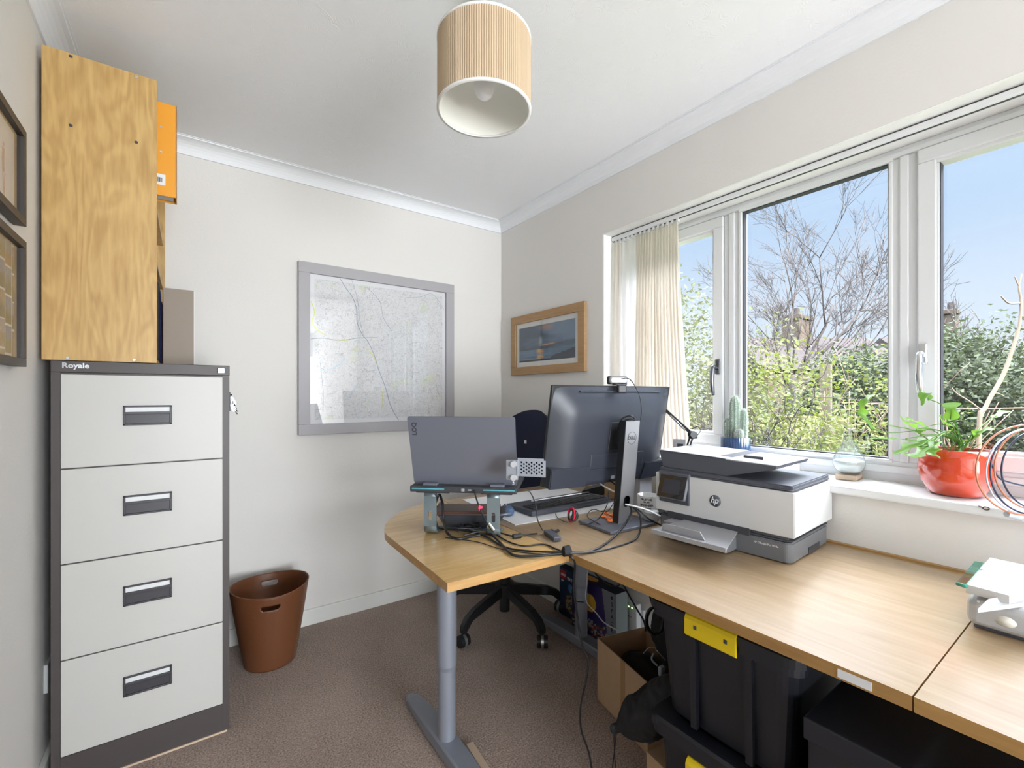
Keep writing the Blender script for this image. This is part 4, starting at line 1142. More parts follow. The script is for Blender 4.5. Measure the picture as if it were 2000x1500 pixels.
# perforated bracket
mat('bracket_grey', (.30, .32, .36), .4)
pb = thing('perforated_bracket', 'white perforated metal bracket clamped to the right edge of laptop', 'bracket', (0, 0, 0))
pc = at_t(1011, 929, 1.425); pb.location = pc
b = B(); 
xd = (at_t(1066, 925, 1.40) - at_t(1011, 929, 1.425)); xd.z = 0; Wd = .088; xd.normalize(); ydn = Vector((0, 0, 1)).cross(xd)
mb = Matrix((xd, ydn, (0, 0, 1))).transposed().to_4x4()
cols, rows = 9, 4; cw = (Wd - .014) / cols; ch = (.052 - .008) / rows
for i in range(cols):
    off = (ch / 2 if i % 2 else 0); nr = rows if i % 2 == 0 else rows - 1
    for j in range(nr):
        x0 = .008 + i * cw; z0 = .004 + off + j * ch
        b.holeplate(x0, x0 + cw, z0, z0 + ch, x0 + cw / 2, z0 + ch / 2, cw * .40, cw * .40, -.001, .001, n=12, mtx=mb)
    if i % 2: b.box(.008 + i * cw, .008 + (i + 1) * cw, -.001, .001, .004, .004 + ch / 2, mtx=mb); b.box(.008 + i * cw, .008 + (i + 1) * cw, -.001, .001, .004 + (rows - .5) * ch, .004 + rows * ch, mtx=mb)
b.box(.0, .008, -.001, .001, 0, .056, mtx=mb).box(.008 + cols * cw, Wd + .002, -.001, .001, 0, .050, mtx=mb).box(.008, Wd, -.001, .001, 0, .004, mtx=mb).box(.008, Wd - .004, -.001, .001, .048, .056, mtx=mb)
b.box(0, Wd, -.001, .010, -.001, .001, mtx=mb)
b.obj('grille_plate', 'bracket_grey', pb)
b = B(); b.box(-.034, .004, -.012, -.009, -.012, .050, bev=.001, mtx=mb); b.box(-.002, .002, -.012, .001, -.008, .05, mtx=mb); b.obj('clamp_plate', 'bracket_grey', pb)
for z in (-.004, .038): 
    b = B(); c1 = mb @ Vector((-.008, -.010, z)); c2 = mb @ Vector((-.008, -.022, z)); b.cyl(c1, c2, .0095, seg=10); b.obj('clamp_knob', 'device_white', pb)

# folders and cable tangle under the laptop
ft_ = thing('brown_tablet_case', 'reddish brown flat case lying on dark tray under the laptop', 'case', (.86, 1.48, DZ + .052), LA + .12)
b = B(); b.box(-.125, .115, -.05, .07, 0, .011, bev=.002); b.obj('cover', 'brown_wood', ft_)
b = B(); b.box(-.13, -.112, .03, .10, .0, .012, bev=.003); b.obj('hinge', 'black_plastic', ft_)
mt2 = thing('mesh_tray', 'dark mesh desk tray on the desk under the laptop', 'tray', (.86, 1.48, DZ), LA + .12)
b = B(); b.prism([(-.085, .001), (.10, .001), (.135, .050), (-.115, .050)], -.045, .07, 'xz', bev=.003); b.obj('tray_body', 'laptop_dark', mt2)
b = B(); b.tube([(-.117, -.046, .05), (.137, -.046, .05), (.137, .071, .05), (-.117, .071, .05)], .003, closed=True, raw=True); b.tube([(.10, -.05, .05), (.155, -.045, .054)], .005, raw=True); b.obj('tray_rim', 'laptop_grey', mt2)

# ------------------------------------------------------------------ desk mat, keyboard, mouse, dongle
b = B(); mA = Matrix.Translation((1.30, 1.57, DZ)) @ Matrix.Rotation(math.radians(-5), 4, 'Z')
b.box(-.287, .287, -.222, .255, .0005, .0025, mtx=mA); o = b.obj('desk_mat', 'paper'); tag(o, 'large white paper desk mat under the keyboard', 'desk mat')
kb = thing('computer_keyboard', 'slim black keyboard with a touchpad palm rest on the white mat', 'keyboard', (1.337, 1.515, DZ + .003), math.radians(-2))
b = B(); b.prism([(-.105, .004), (-.105, .022), (.0, .019), (.107, .010), (.107, .003), (-.09, .001)], -.225, .225, 'yz', bev=.002); b.obj('keyboard_body', 'printer_dark', kb)
b = B(); b.box(-.205, .205, -.088, -.004, .0196, .0206, mtx=Matrix.Rotation(math.radians(-1.7), 4, 'X')); b.obj('key_well', 'black_plastic', kb)
rk = Matrix.Rotation(math.radians(-1.7), 4, 'X')
kb_cols, kb_rows = 18, 5
key0 = None
for j in range(kb_rows):
    for i in range(kb_cols):
        x = -.200 + (i + .5) * .400 / kb_cols; y = -.084 + (j + .5) * .078 / kb_rows
        if j == 4 and 5 < i < 10:
            if i != 6: continue
            b = B(); b.box(-.004, .085, -.006, .006, 0, .003, bev=.001); ko = b.obj('key', 'black_plastic', kb)
            ko.location = rk @ Vector((x, y, .0204)); ko.rotation_euler = (math.radians(-1.7), 0, 0); continue
        if key0 is None:
            b = B(); b.box(-.0095, .0095, -.0065, .0065, 0, .003, bev=.001); key0 = b.obj('key', 'black_plastic', kb); ko = key0
        else:
            ko = key0.copy(); COL.objects.link(ko); ko.parent = kb
        ko.location = rk @ Vector((x, y, .0204)); ko.rotation_euler = (math.radians(-1.7), 0, 0)
b = B(); b.box(-.03, .045, .030, .075, .0125, .0165, mtx=Matrix.Rotation(0, 4, 'X')); b.obj('touchpad', 'black_plastic', kb)
pn = B(); p0 = at_z(1038, 979, DZ + .036); p1 = at_z(1150, 962, DZ + .036)
pnt = thing('metal_pen', 'long silver pen with dark ends lying across the keyboard', 'pen', tuple(p0))
d = p1 - p0
B().cyl((0, 0, 0), d * .86, .0042, seg=12).obj('barrel', 'silver', pnt)
b = B(); b.cyl(d * .86, d, .0055, seg=12); b.obj('cap', 'black_plastic', pnt)
p_ = at_z(990, 1000, DZ + .01)
ms = thing('computer_mouse', 'blue computer mouse beside the right leg of laptop stand', 'mouse', (p_.x, p_.y, DZ + .003), math.radians(60))
b = B(); b.ball((0, 0, .012), .052, .030, .022); 
b.v = [(x, y, max(z, 0.0)) for x, y, z in b.v]; b.obj('shell', 'mouse_blue', ms)
b = B(); b.cyl((.03, -.003, .029), (.03, .003, .029), .006); b.obj('wheel', 'silver', ms)

def dp(px, py, h=.004): return at_z(px, py, DZ + h)
def cable(pts, r, material, label, name='power_cable', cat='cable', group='cables on and under the desks', closed=False):
    b = B(); b.tube(pts, r, seg=8, res=8, closed=closed); o = b.obj(name, material); return tag(o, label, cat, group)
# adapter
a_, c_ = dp(1066, 1036, .010), dp(1092, 1055, .010)
dg_ = thing('video_adapter', 'black rectangular video adapter lying on the desk near desk joint', 'adapter', ((a_.x + c_.x) / 2, (a_.y + c_.y) / 2, DZ), math.atan2(c_.y - a_.y, c_.x - a_.x))
b = B(); b.box(-.045, .045, -.014, .014, .001, .017, bev=.003); b.obj('casing', 'printer_dark', dg_)
b = B(); b.box(.0445, .0462, -.010, .010, .004, .014, bev=.001); b.obj('port', 'gasket', dg_)
b = B(); b.cyl((-.02, .014, .009), (-.045, .042, .009), .006).cyl((-.02, .0, .009), (-.05, .02, .009), .007); b.obj('plug', 'black_plastic', dg_)
q = at_t(1009, 958, 1.46)
cable([q, at_t(1032, 958, 1.48), at_t(1046, 985, 1.47), at_t(1050, 1015, 1.46), dp(1060, 1036, .014)], .0019, 'cable_black', 'thin black cable from laptop right side down to the adapter')
cable([at_t(926, 958, 1.49), at_t(934, 985, 1.47), at_t(944, 1008, 1.45), at_t(953, 1025, 1.44), dp(966, 1040, .012), dp(985, 1054), dp(1020, 1066), dp(1060, 1063), dp(1085, 1072), dp(1100, 1078, .01)], .0026, 'cable_black', 'black cable plugged into laptop rear with a pink tag')
b = B(); p_ = at_t(938, 991, 1.463); b.box(-.008, .008, -.002, .002, -.004, .004, bev=.001, mtx=Matrix.Translation(p_)); b.box(-.006, -.001, -.0025, .0025, -.009, .008, mtx=Matrix.Translation(p_))
o = b.obj('pink_tag', 'pink_tag'); tag(o, 'small pink tag on the cable behind laptop', 'tag')
b = B(); b.cyl(at_t(955, 1022, 1.437), at_t(965, 1036, 1.432), .0042); o = b.obj('cable_connector', 'silver'); tag(o, 'small silver connector on the cable below laptop', 'connector')
cable([at_t(850, 985, 1.60), at_t(858, 966, 1.56), at_t(864, 985, 1.50), at_t(866, 1015, 1.47), dp(873, 1040, .01), dp(893, 1052, .006), dp(925, 1047), dp(955, 1043, .008), dp(975, 1058, .008), dp(1000, 1083, .006), dp(1040, 1086, .006), dp(1098, 1081, .01)], .0042, 'cable_black', 'thick black cable looping round the left stand leg to cable tie', 'power_cable')
cable([dp(852, 1018, .02), dp(860, 1032, .012), dp(905, 1036, .012), dp(945, 1046, .006), dp(985, 1068, .004), dp(1030, 1076, .004), dp(1098, 1079, .008)], .0032, 'cable_black', 'black cable running from under left stand leg to cable tie')
cable([dp(905, 1046, .01), dp(940, 1038, .016), dp(975, 1041, .008), dp(1003, 1047, .006), dp(1030, 1044, .006), dp(1050, 1042, .009)], .0030, 'cable_black', 'black cable with a ferrite bead leading to the adapter')
b = B(); b.cyl(dp(1002, 1048, .008), dp(1017, 1046, .008), .0085, seg=16); o = b.obj('ferrite_bead', 'black_plastic'); tag(o, 'black ferrite bead on the cable beside the adapter', 'ferrite bead')
cable([dp(870, 1050, .003), dp(930, 1058, .003), dp(985, 1074, .003), dp(1050, 1082, .003), dp(1095, 1083, .004)], .0016, 'cable_black', 'thinnest black cable flat on the desk towards cable tie')
rt = random.Random(12)
tg = []
for k in range(26):
    tg.append(dp(905 + rt.uniform(-18, 70), 1026 + rt.uniform(-9, 12), rt.uniform(.004, .03)))
cable(tg, .0016, 'cable_black', 'tangled thin black wire heap under the laptop', 'tangled_wire', 'wire')
# cable tie
p_ = dp(1107, 1078, .013)
b = B(); ax = (dp(1125, 1077) - dp(1090, 1082)).normalized()
b.cyl(p_ - ax * .012, p_ + ax * .012, .013, seg=22).cyl(p_ - ax * .010 + Vector((0, 0, .008)), p_ + ax * .010 + Vector((0, 0, .010)), .010)
o = b.obj('cable_tie', 'matt_black'); tag(o, 'black fabric cable tie round the cable bunch at desk joint', 'cable tie')
hole = at_t(1229, 985, 1.66)
cable([dp(1112, 1079, .012), dp(1140, 1079, .006), dp(1170, 1070, .004), dp(1200, 1048, .010), at_t(1222, 1022, 1.60), at_t(1233, 1000, 1.63), hole], .0038, 'cable_black', 'black cable from cable tie up into the stand hole, left one')
cable([dp(1112, 1081, .012), dp(1150, 1079, .005), dp(1195, 1070, .004), dp(1240, 1054, .004), at_t(1251, 1030, 1.57), at_t(1249, 1005, 1.60), at_t(1238, 992, 1.63), hole], .0034, 'cable_black', 'black cable curving right from cable tie to the stand hole')
cable([at_t(1221, 985, 1.64), at_t(1245, 990, 1.62), at_t(1270, 998, 1.62), at_t(1290, 1008, 1.63)], .003, 'cable_white', 'white cable from stand hole to the back of printer')
cable([hole, at_t(1250, 998, 1.62), at_t(1268, 1014, 1.62), at_t(1292, 1026, 1.63)], .0032, 'cable_black', 'black cable from the stand hole sideways to printer')
cable([at_t(1162, 910, 1.82), at_t(1164, 935, 1.80), at_t(1180, 950, 1.77), at_t(1203, 962, 1.72)], .0032, 'cable_white', 'grey cable from monitor ports sagging to the stand')
cable([at_t(1182, 905, 1.80), at_t(1186, 930, 1.78), at_t(1196, 942, 1.75), at_t(1206, 950, 1.71)], .0034, 'cable_black', 'black display cable from the monitor ports to stand')
cable([at_t(1203, 940, 1.72), at_t(1206, 965, 1.70), at_t(1197, 985, 1.69), dp(1183, 1000, .02), dp(1158, 995, .018), dp(1147, 1008, .015), dp(1160, 1018, .014), dp(1172, 1024, .014)], .0016, 'cable_black', 'thin black wire curling over monitor stand base')
cable([at_t(1188, 960, 1.73), at_t(1186, 985, 1.70), dp(1170, 1012, .016), dp(1150, 1023, .014), dp(1132, 1024, .012)], .0018, 'cable_black', 'thin black wire from stand down to the red strapped coil')
# red strapped coil
rc = thing('coiled_cable', 'small coil of black wire held by a red strap', 'cable', tuple(dp(1117, 1018, .003)))
b = B()
for k in range(5):
    a = k * .6
    b.tube([Vector((.024 * math.cos(t) * (1 - .1 * k), .006 * math.sin(t + a) + .004 * (k - 2), .024 + .020 * math.sin(t))) for t in np.linspace(0, 2 * PI, 14)[:-1]], .0022, closed=True, res=3)
b.obj('wire_coil', 'cable_black', rc)
b = B(); b.tube([Vector((-.003 + .004 * math.sin(t), .017 * math.cos(t), .026 + .026 * math.sin(t))) for t in np.linspace(0, 2 * PI, 18)[:-1]], .0038, closed=True, res=3); b.obj('strap', 'strap_red', rc)
cable([dp(1085, 1003, .01), dp(1088, 1010, .006), dp(1100, 1018, .01), dp(1108, 1020, .016)], .0015, 'cable_black', 'thin wire from keyboard edge to red strapped coil')
# orange rubber pieces on the stand base
og = [(1178, 1010), (1188, 1013), (1196, 1008), (1184, 1004), (1191, 1018), (1200, 1016)]
names = ['nearest the left', 'in the middle', 'beside stand column', 'at the back', 'at the front', 'tucked against stand column']
for k, (px, py) in enumerate(og):
    p_ = at_z(px, py, DZ + .013); b = B()
    b.tube([p_ + Vector((.0085 * math.cos(t), .0085 * math.sin(t), .003)) for t in np.linspace(0, 2 * PI, 12)[:-1]], .0036, closed=True, res=2)
    o = b.obj('orange_ear_tip', 'orange_rubber'); tag(o, 'small orange rubber ring on monitor base, ' + names[k], 'rubber ring', 'orange rubber rings on the monitor stand base')

# dark low device, wooden box, mug, coaster
p_ = at_z(1178, 950, DZ); dv = B()
dv.prism([(-.05, 0), (.06, 0), (.06, .012), (-.05, .05)], -.05, .05, 'xz', bev=.004, mtx=Matrix.Translation((1.65, 1.60, DZ + .001)) @ Matrix.Rotation(2.2, 4, 'Z'))
o = dv.obj('wedge_device', 'black_plastic'); tag(o, 'low black wedge shaped device on desk behind the monitor stand', 'device')
b = B(); b.box(1.61, 1.70, 1.33, 1.50, DZ + .001, DZ + .10, bev=.003); o = b.obj('wooden_box', 'oak_frame'); tag(o, 'small oak coloured wooden box on desk between monitor and printer', 'box')
b = B(); b.box(1.52, 1.60, 1.22, 1.30, DZ + .001, DZ + .155, bev=.003); o = b.obj('grey_box', 'card_grey'); tag(o, 'small upright grey box on desk behind the mug', 'box')
p_ = at_z(1262, 997, DZ)
mg = thing('mug', 'white mug printed with dark lettering beside printer', 'mug', (1.475, 1.145, DZ + .001))
b = B(); b.lathe([(0, 0), (.036, 0), (.039, .004), (.040, .095), (.037, .095), (.036, .008), (0, .006)], seg=40); b.obj('cup', 'mug_white', mg)
b = B(); b.tube([(.038, .01, .078), (.058, .016, .075), (.064, .018, .05), (.055, .015, .025), (.038, .010, .022)], .005); b.obj('mug_handle', 'mug_white', mg)
dirc = (CP - Vector((1.475, 1.145, 0))); ang = math.atan2(dirc.y, dirc.x)
def on_mug(s, z, size, da=0.0):
    t = bpy.data.objects
    o = text_obj('lettering', s, size, 'ink_dark', mg, Matrix.Identity(4), bold=.0004)
    for v in o.data.vertices:
        a = ang + da + v.co.x / .0405; r_ = .0405 + v.co.z
        v.co = Vector((r_ * math.cos(a), r_ * math.sin(a), z + v.co.y))
on_mug('TRUST ME', .082, .010, -.15); on_mug("I'M AN", .072, .008, -.12); on_mug('ENGINEER', .060, .011, -.1); on_mug("let's just assume", .049, .0055, -.1); on_mug('I am always right', .043, .0055, -.1)
b = B()
for (da, z, r_) in ((.28, .030, .006), (.20, .020, .005)):
    a = ang + da
    cc = Vector((.0407 * math.cos(a), .0407 * math.sin(a), z)); tx = Vector((-math.sin(a), math.cos(a), 0))
    b.tube([cc + tx * r_ * math.cos(t) + Vector((0, 0, r_ * math.sin(t))) for t in np.linspace(0, 2 * PI, 16)[:-1]], .0012, closed=True, raw=True)
b.obj('gear_print', 'ink_dark', mg)
p_ = at_z(1255, 1012, DZ + .03)
b = B(); b.lathe([(0, 0), (.026, 0), (.028, .004), (.028, .026), (0, .028)], c=(1.437, 1.098, DZ + .0125), seg=36)
o = b.obj('round_tin', 'card_grey'); tag(o, 'small round grey tin with white lid next to mug', 'tin')
b = B(); b.lathe([(0, 0), (.027, 0), (.027, .005), (0, .006)], c=(1.437, 1.098, DZ + .041), seg=36)
o.name = 'round_tin'
o2 = b.obj('tin_lid', 'label_white'); o2.parent = o; o2.location = o2.location - o.location
# ------------------------------------------------------------------ printer
pr = thing('printer', 'white and dark grey office printer with a small touch screen, on desk', 'printer', (1.384, .804, DZ + .001), math.radians(-86))
b = B()
b.prism(rrect(-.215, .215, .004, .325, .02), .002, .060, 'xy', bev=.003)
b.box(-.20, .20, .02, .31, .058, .08)
b.obj('base', 'printer_grey', pr)
b = B(); b.box(-.215, .215, .01, .32, .062, .066, bev=.001); b.obj('base_seam', 'printer_dark', pr)
b = B(); b.box(.2145, .2165, .14, .235, .002, .022); b.obj('side_notch', 'gasket', pr)
b = B(); b.prism([(-.2235, .080), (.2235, .078), (.2235, .208), (-.2235, .212)], 0, .335, 'xz', bev=.002); body = b.obj('body_shell', 'printer_white', pr)
b = B(); b.box(-.175, .10, -.001, .10, .058, .081); b.obj('output_slot', 'gasket', pr)
b = B(); b.prism(rrect(-.17, .06, -.055, .05, .018), .004, .050, 'xy', bev=.004); b.obj('paper_drawer', 'printer_grey', pr)
b = B(); b.box(-.16, .055, -.050, .02, .0505, .0585, bev=.002); b.obj('drawer_lid', 'tray_grey', pr)
b = B(); b.prism([(-.10, .0), (.115, .0), (.115, .0), (.115, -.18), (-.10, -.18)][:0] or [(-.112, .02), (.060, .02), (.118, -.186), (-.118, -.186)], .0600, .0635, 'xy')
b.box(-.118, .118, -.190, -.184, .052, .066, bev=.001); tr_ = b.obj('output_tray', 'tray_grey', pr)
b = B(); b.prism([(-.095, .064), (.045, .064), (.030, .086), (-.080, .086), (-.092, .082)], -.165, -.161, 'xz', mtx=Matrix.Rotation(0, 4, 'X')); b.obj('tray_stop', 'tray_grey', tr_)
text_obj('lettering', 'HP OfficeJet Pro 9014e', .0085, 'label_white', pr, frame_mtx((.1465, .0036, .044), (1, 0, 0), (0, 0, 1)), squash=.85, bold=.00015)
b = B(); b.lathe([(0, 0), (.0188, 0), (.0188, .0006), (0, .0006)], seg=48, mtx=frame_mtx((-.005, -.0003, .146), (1, 0, 0), (0, 0, 1))); lg = b.obj('logo_disc', 'printer_dark', pr)
text_obj('lettering', 'hp', .030, 'label_white', lg, frame_mtx((-.0055, -.0011, .1475), (1, 0, 0), (.28, 0, 1)), bold=.0006, squash=.85)
b = B(); b.prism([(.005, .012), (.035, .012)][:0] or [(-.0225, .0), (-.0235, .25), (.0, .25), (.0, .0)], 0, .001, 'xy') if False else None
b = B(); b.prism(rrect(-.2205, .2205, .006, .330, .015), .212, .216, 'xy').prism([(-.214, .216), (.216, .212), (.216, .226), (-.214, .230)], .008, .328, 'xz', bev=.003); b.obj('scanner_lid', 'printer_dark', pr)
b = B(); b.prism([(-.205, .230), (.02, .228), (.17, .268), (.17, .278), (-.219, .290), (-.219, .283)], .015, .285, 'xz', bev=.003); b.obj('document_feeder', 'printer_dark', pr)
b = B(); b.prism([(-.219, .2902), (-.02, .2852), (-.02, .2862), (-.219, .2915)], .017, .283, 'xz').prism([(.02, .2800), (.172, .2775), (.172, .2795), (.02, .2835)], .017, .283, 'xz').prism([(-.02, .2850), (.02, .2833), (.02, .2843), (-.02, .2862)], .017, .06, 'xz')
b.obj('feeder_top', 'device_white', pr)
b = B(); b.prism([(-.02, .2846), (.02, .2826), (.02, .2832), (-.02, .2852)], .06, .283, 'xz'); b.box(.04, .10, .10, .106, .281, .290, bev=.001); b.obj('feeder_slot', 'gasket', pr)
mt_ = Matrix.Translation((-.150, -.004, .168)) @ Matrix.Rotation(math.radians(-20), 4, 'X')
b = B(); b.box(-.060, .058, -.002, .012, -.058, .052, bev=.006); b.v = [(x - .150, y - .001, z + .168) for x, y, z in b.v]; b.obj('panel_recess', 'printer_dark', pr)
b = B(); b.box(-.052, .052, -.012, .004, -.042, .040, bev=.005, mtx=mt_); pn_ = b.obj('touch_panel', 'printer_grey', pr)
b = B(); b.box(-.050, .050, -.0135, -.0115, -.040, .038, bev=.0008, mtx=mt_); b.obj('touch_screen', 'screen_glass', pn_)
mat('screen_off', (.03, .035, .05), .15)
b = B(); b.box(-.034, .032, -.0142, -.0134, -.026, .024, mtx=mt_); b.obj('display_area', 'screen_off', pn_)

# ------------------------------------------------------------------ desk lamp
dl = thing('desk_lamp', 'black jointed desk lamp arm rising behind printer beside the curtain', 'lamp', (1.58, 1.12, DZ + .001))
L = sub(dl)
J = at_t(1352, 848, 1.775); E = Vector((1.70, 1.30, 1.205)); A0 = Vector((1.58, 1.12, .76))
b = B(); b.cyl((0, 0, 0), (0, 0, .018), .05, seg=28).cyl((0, 0, .018), (0, 0, .04), .012); b.obj('lamp_base', 'black_plastic', dl)
s_ = Vector((.006, .010, 0))
b = B()
for k in (-1, 1): b.tube([L(A0 + s_ * k), L(J + s_ * k)], .0035, seg=8, raw=True)
b.obj('lower_arm', 'black_plastic', dl)
b = B()
for k in (-1, 1): b.tube([L(J + s_ * k), L(E + s_ * k)], .0035, seg=8, raw=True)
b.obj('upper_arm', 'black_plastic', dl)
b = B(); b.cyl(L(J + Vector((-.008, -.012, 0))), L(J + Vector((.008, .012, 0))), .013).box(-.012, .022, -.010, .010, -.018, .006, bev=.003, mtx=Matrix.Translation(L(J))); b.obj('elbow_joint', 'black_plastic', dl)
b = B(); b.tube([L(p) for p in (J + Vector((.0, 0, .02)), at_t(1362, 833, 1.76), at_t(1368, 840, 1.76), at_t(1362, 850, 1.765), J + Vector((.01, 0, -.01)))], .0016); b.obj('lamp_wire', 'cable_black', dl)
b = B(); b.tube([L(J + (E - J) * .15 + Vector((0, 0, -.008))), L(J + (E - J) * .5 + Vector((0, 0, -.006)))], .004, seg=8, raw=True); b.obj('spring', 'chrome', dl)
H = Vector((1.655, 1.36, 1.10)); b = B(); b.tube([L(E), L(H + Vector((0, 0, .05)))], .005, seg=8, raw=True); b.lathe([(.012, .05), (.02, .04), (.055, -.04), (.053, -.04), (.018, .036)], c=L(H), seg=28); b.obj('lamp_shade', 'black_plastic', dl)

# ------------------------------------------------------------------ sill items
SZ = .921
cp_ = thing('cactus_pot', 'small ribbed blue pot holding a hairy cactus on the window sill', 'potted cactus', (1.868, 1.003, SZ))
b = B(); prof = [(0, 0), (.052, 0), (.055, .004), (.057, .116), (.053, .116), (.051, .10), (0, .10)]; vs = []; SEG = 144
for r_, z in prof:
    for i in range(SEG):
        t = 2 * PI * i / SEG; rr_ = r_ + (.0012 * (1 if i % 4 < 2 else -1) if .0 < z < .112 and r_ > .054 else 0)
        vs.append((rr_ * math.cos(t), rr_ * math.sin(t), z))
b.add(vs, [(k * SEG + i, k * SEG + (i + 1) % SEG, (k + 1) * SEG + (i + 1) % SEG, (k + 1) * SEG + i) for k in range(len(prof) - 1) for i in range(SEG)], True); b.obj('pot', 'blue_glaze', cp_)
b = B(); b.lathe([(0, .106), (.052, .104)], seg=32); b.obj('soil', 'soil', cp_)
def cactus(x, y, h, r, lean):
    b = B(); SEG, ROW = 40, 22; vs = []
    for j in range(ROW + 1):
        s = j / ROW; rr_ = r * (math.sin(min(1, s / .55) * PI / 2) ** .35 if s < .55 else math.cos((s - .55) / .45 * PI / 2) ** .55) if j < ROW else 0
        rr_ = r * (.75 + .25 * min(1, s / .3)) * (math.sqrt(max(0, 1 - max(0, (s - .72) / .28) ** 2)))
        for i in range(SEG):
            t = 2 * PI * i / SEG; q = rr_ * (1 + .09 * math.cos(10 * t)); vs.append((x + q * math.cos(t) + lean * s * h, y + q * math.sin(t), .100 + h * s))
    b.add(vs, [(k * SEG + i, k * SEG + (i + 1) % SEG, (k + 1) * SEG + (i + 1) % SEG, (k + 1) * SEG + i) for k in range(ROW) for i in range(SEG)], True)
    st_ = b.obj('cactus_stem', 'cactus_green', cp_)
    vs2, fs2 = [], []
    rr2 = random.Random(int(h * 1e4))
    for k in range(2600):
        s = rr2.uniform(.02, 1); t = 2 * PI * (round(rr2.uniform(0, 10)) / 10) + rr2.gauss(0, .08)
        q = r * math.sqrt(max(0, 1 - max(0, (s - .72) / .28) ** 2)) * 1.08
        p = Vector((x + q * math.cos(t) + lean * s * h, y + q * math.sin(t), .100 + h * s))
        d = Vector((math.cos(t) + rr2.gauss(0, .5), math.sin(t) + rr2.gauss(0, .5), rr2.gauss(.1, .5) + max(0, (s - .8) * 6))).normalized()
        w_ = d.orthogonal().normalized() * .0004; e = p + d * rr2.uniform(.005, .010)
        n0 = len(vs2); vs2 += [p - w_, p + w_, e]; fs2.append((n0, n0 + 1, n0 + 2))
    B().add(vs2, fs2).obj('cactus_hair', 'cactus_hair', st_)
cactus(-.005, .0, .190, .0205, 0); cactus(.012, -.024, .135, .0150, .05); cactus(-.010, .026, .095, .014, -.05); cactus(-.020, -.026, .050, .013, -.02)

sb = thing('storm_glass', 'teardrop glass bottle of white crystals on a wooden base, window sill', 'glass ornament', (1.883, .606, SZ), math.radians(4))
b = B(); b.box(-.042, .042, -.030, .030, 0, .017, bev=.002); b.obj('wooden_base', 'wood_light', sb)
prof = [(0, .018), (.022, .019), (.040, .032), (.047, .052), (.045, .074), (.034, .100), (.020, .124), (.010, .143), (.0065, .158), (.0065, .172), (.004, .176), (0, .177)]
b = B(); b.lathe(prof, seg=40); b.obj('bottle', 'bottle_glass', sb)
b = B(); b.lathe([(0, .020), (.021, .021), (.0385, .033), (.0455, .052), (.0452, .062), (.038, .066), (.02, .060), (0, .067)], seg=36); b.obj('crystals', 'cactus_hair', sb)
glassy('clear_liquid', (.90, .93, .94), .05)
b = B(); b.lathe([(.0445, .068), (.0435, .074), (.036, .094), (0, .094)], seg=36); b.obj('liquid', 'clear_liquid', sb)
b = B(); b.lathe([(0, 0), (.060, 0), (.062, .004), (.062, .030), (.058, .034), (0, .034)], c=(1.845, .815, SZ), seg=44)
o = b.obj('round_dish', 'mug_white'); tag(o, 'round white dish on window sill behind the printer', 'dish')
# card holder on the sill near curtain
ch_ = thing('photo_card', 'grey card with a small dark picture on sill beside lamp', 'card', (1.765, 1.20, SZ), math.radians(-70))
b = B(); b.box(-.026, .026, -.002, .002, 0, .098, bev=.001).box(-.026, .026, .001, .03, 0, .003); b.obj('card_board', 'card_grey', ch_)
b = B(); b.box(-.008, .017, -.003, -.002, .045, .078); b.obj('picture_print', 'ink_dark', ch_)

# red pot with fern
fp = thing('potted_fern', 'glossy orange red pot with trailing green fern on window sill', 'potted plant', (1.845, .328, SZ))
b = B(); b.lathe([(0, 0), (.054, 0), (.062, .006), (.078, .038), (.085, .072), (.083, .108), (.076, .134), (.072, .134), (.079, .105), (.078, .095), (0, .095)], seg=64); b.obj('pot', 'red_glaze', fp)
b = B(); b.lathe([(0, .112), (.04, .112), (.076, .106)], seg=32); b.obj('soil', 'soil', fp)
rf = random.Random(21)
def frond(pts, wmax, lobes, name='frond', flat=1.0, droop=.0):
    """lobed leaf along a curved midrib; local coordinates"""
    P = catmull([Vector(p) for p in pts], 10); n = len(P); b = B(); vs = []; fs = []
    for i, p in enumerate(P):
        s = i / (n - 1); d = (P[min(i + 1, n - 1)] - P[max(i - 1, 0)]).normalized()
        up = Vector((-.35, 0, 1)); side = d.cross(up).normalized(); upn = side.cross(d)
        env = math.sin(PI * min(1, .06 + s * .94)) ** .6 if s < .97 else .15
        w_ = wmax * env * (1 + .45 * math.sin(2 * PI * lobes * s))
        w2 = wmax * env * (1 + .45 * math.sin(2 * PI * lobes * s + 1.3))
        vs += [p + side * w_ + upn * w_ * .25, p + side * w_ * .5 + upn * .001, p, p - side * w2 * .5 + upn * .001, p - side * w2 + upn * w2 * .25]
    for i in range(n - 1):
        for k in range(4): fs.append((i * 5 + k, i * 5 + k + 1, i * 5 + k + 6, i * 5 + k + 5))
    b.add(vs, fs, True); return b.obj(name, 'fern_green', fp)
L = sub(fp)
def T(px, py, t): return L(at_t(px, py, t))
c0 = Vector((0, .0, .11))
def stem(pts, r=.0014):
    b = B(); b.tube(pts, r, seg=6); b.obj('stem', 'fern_green', fp)
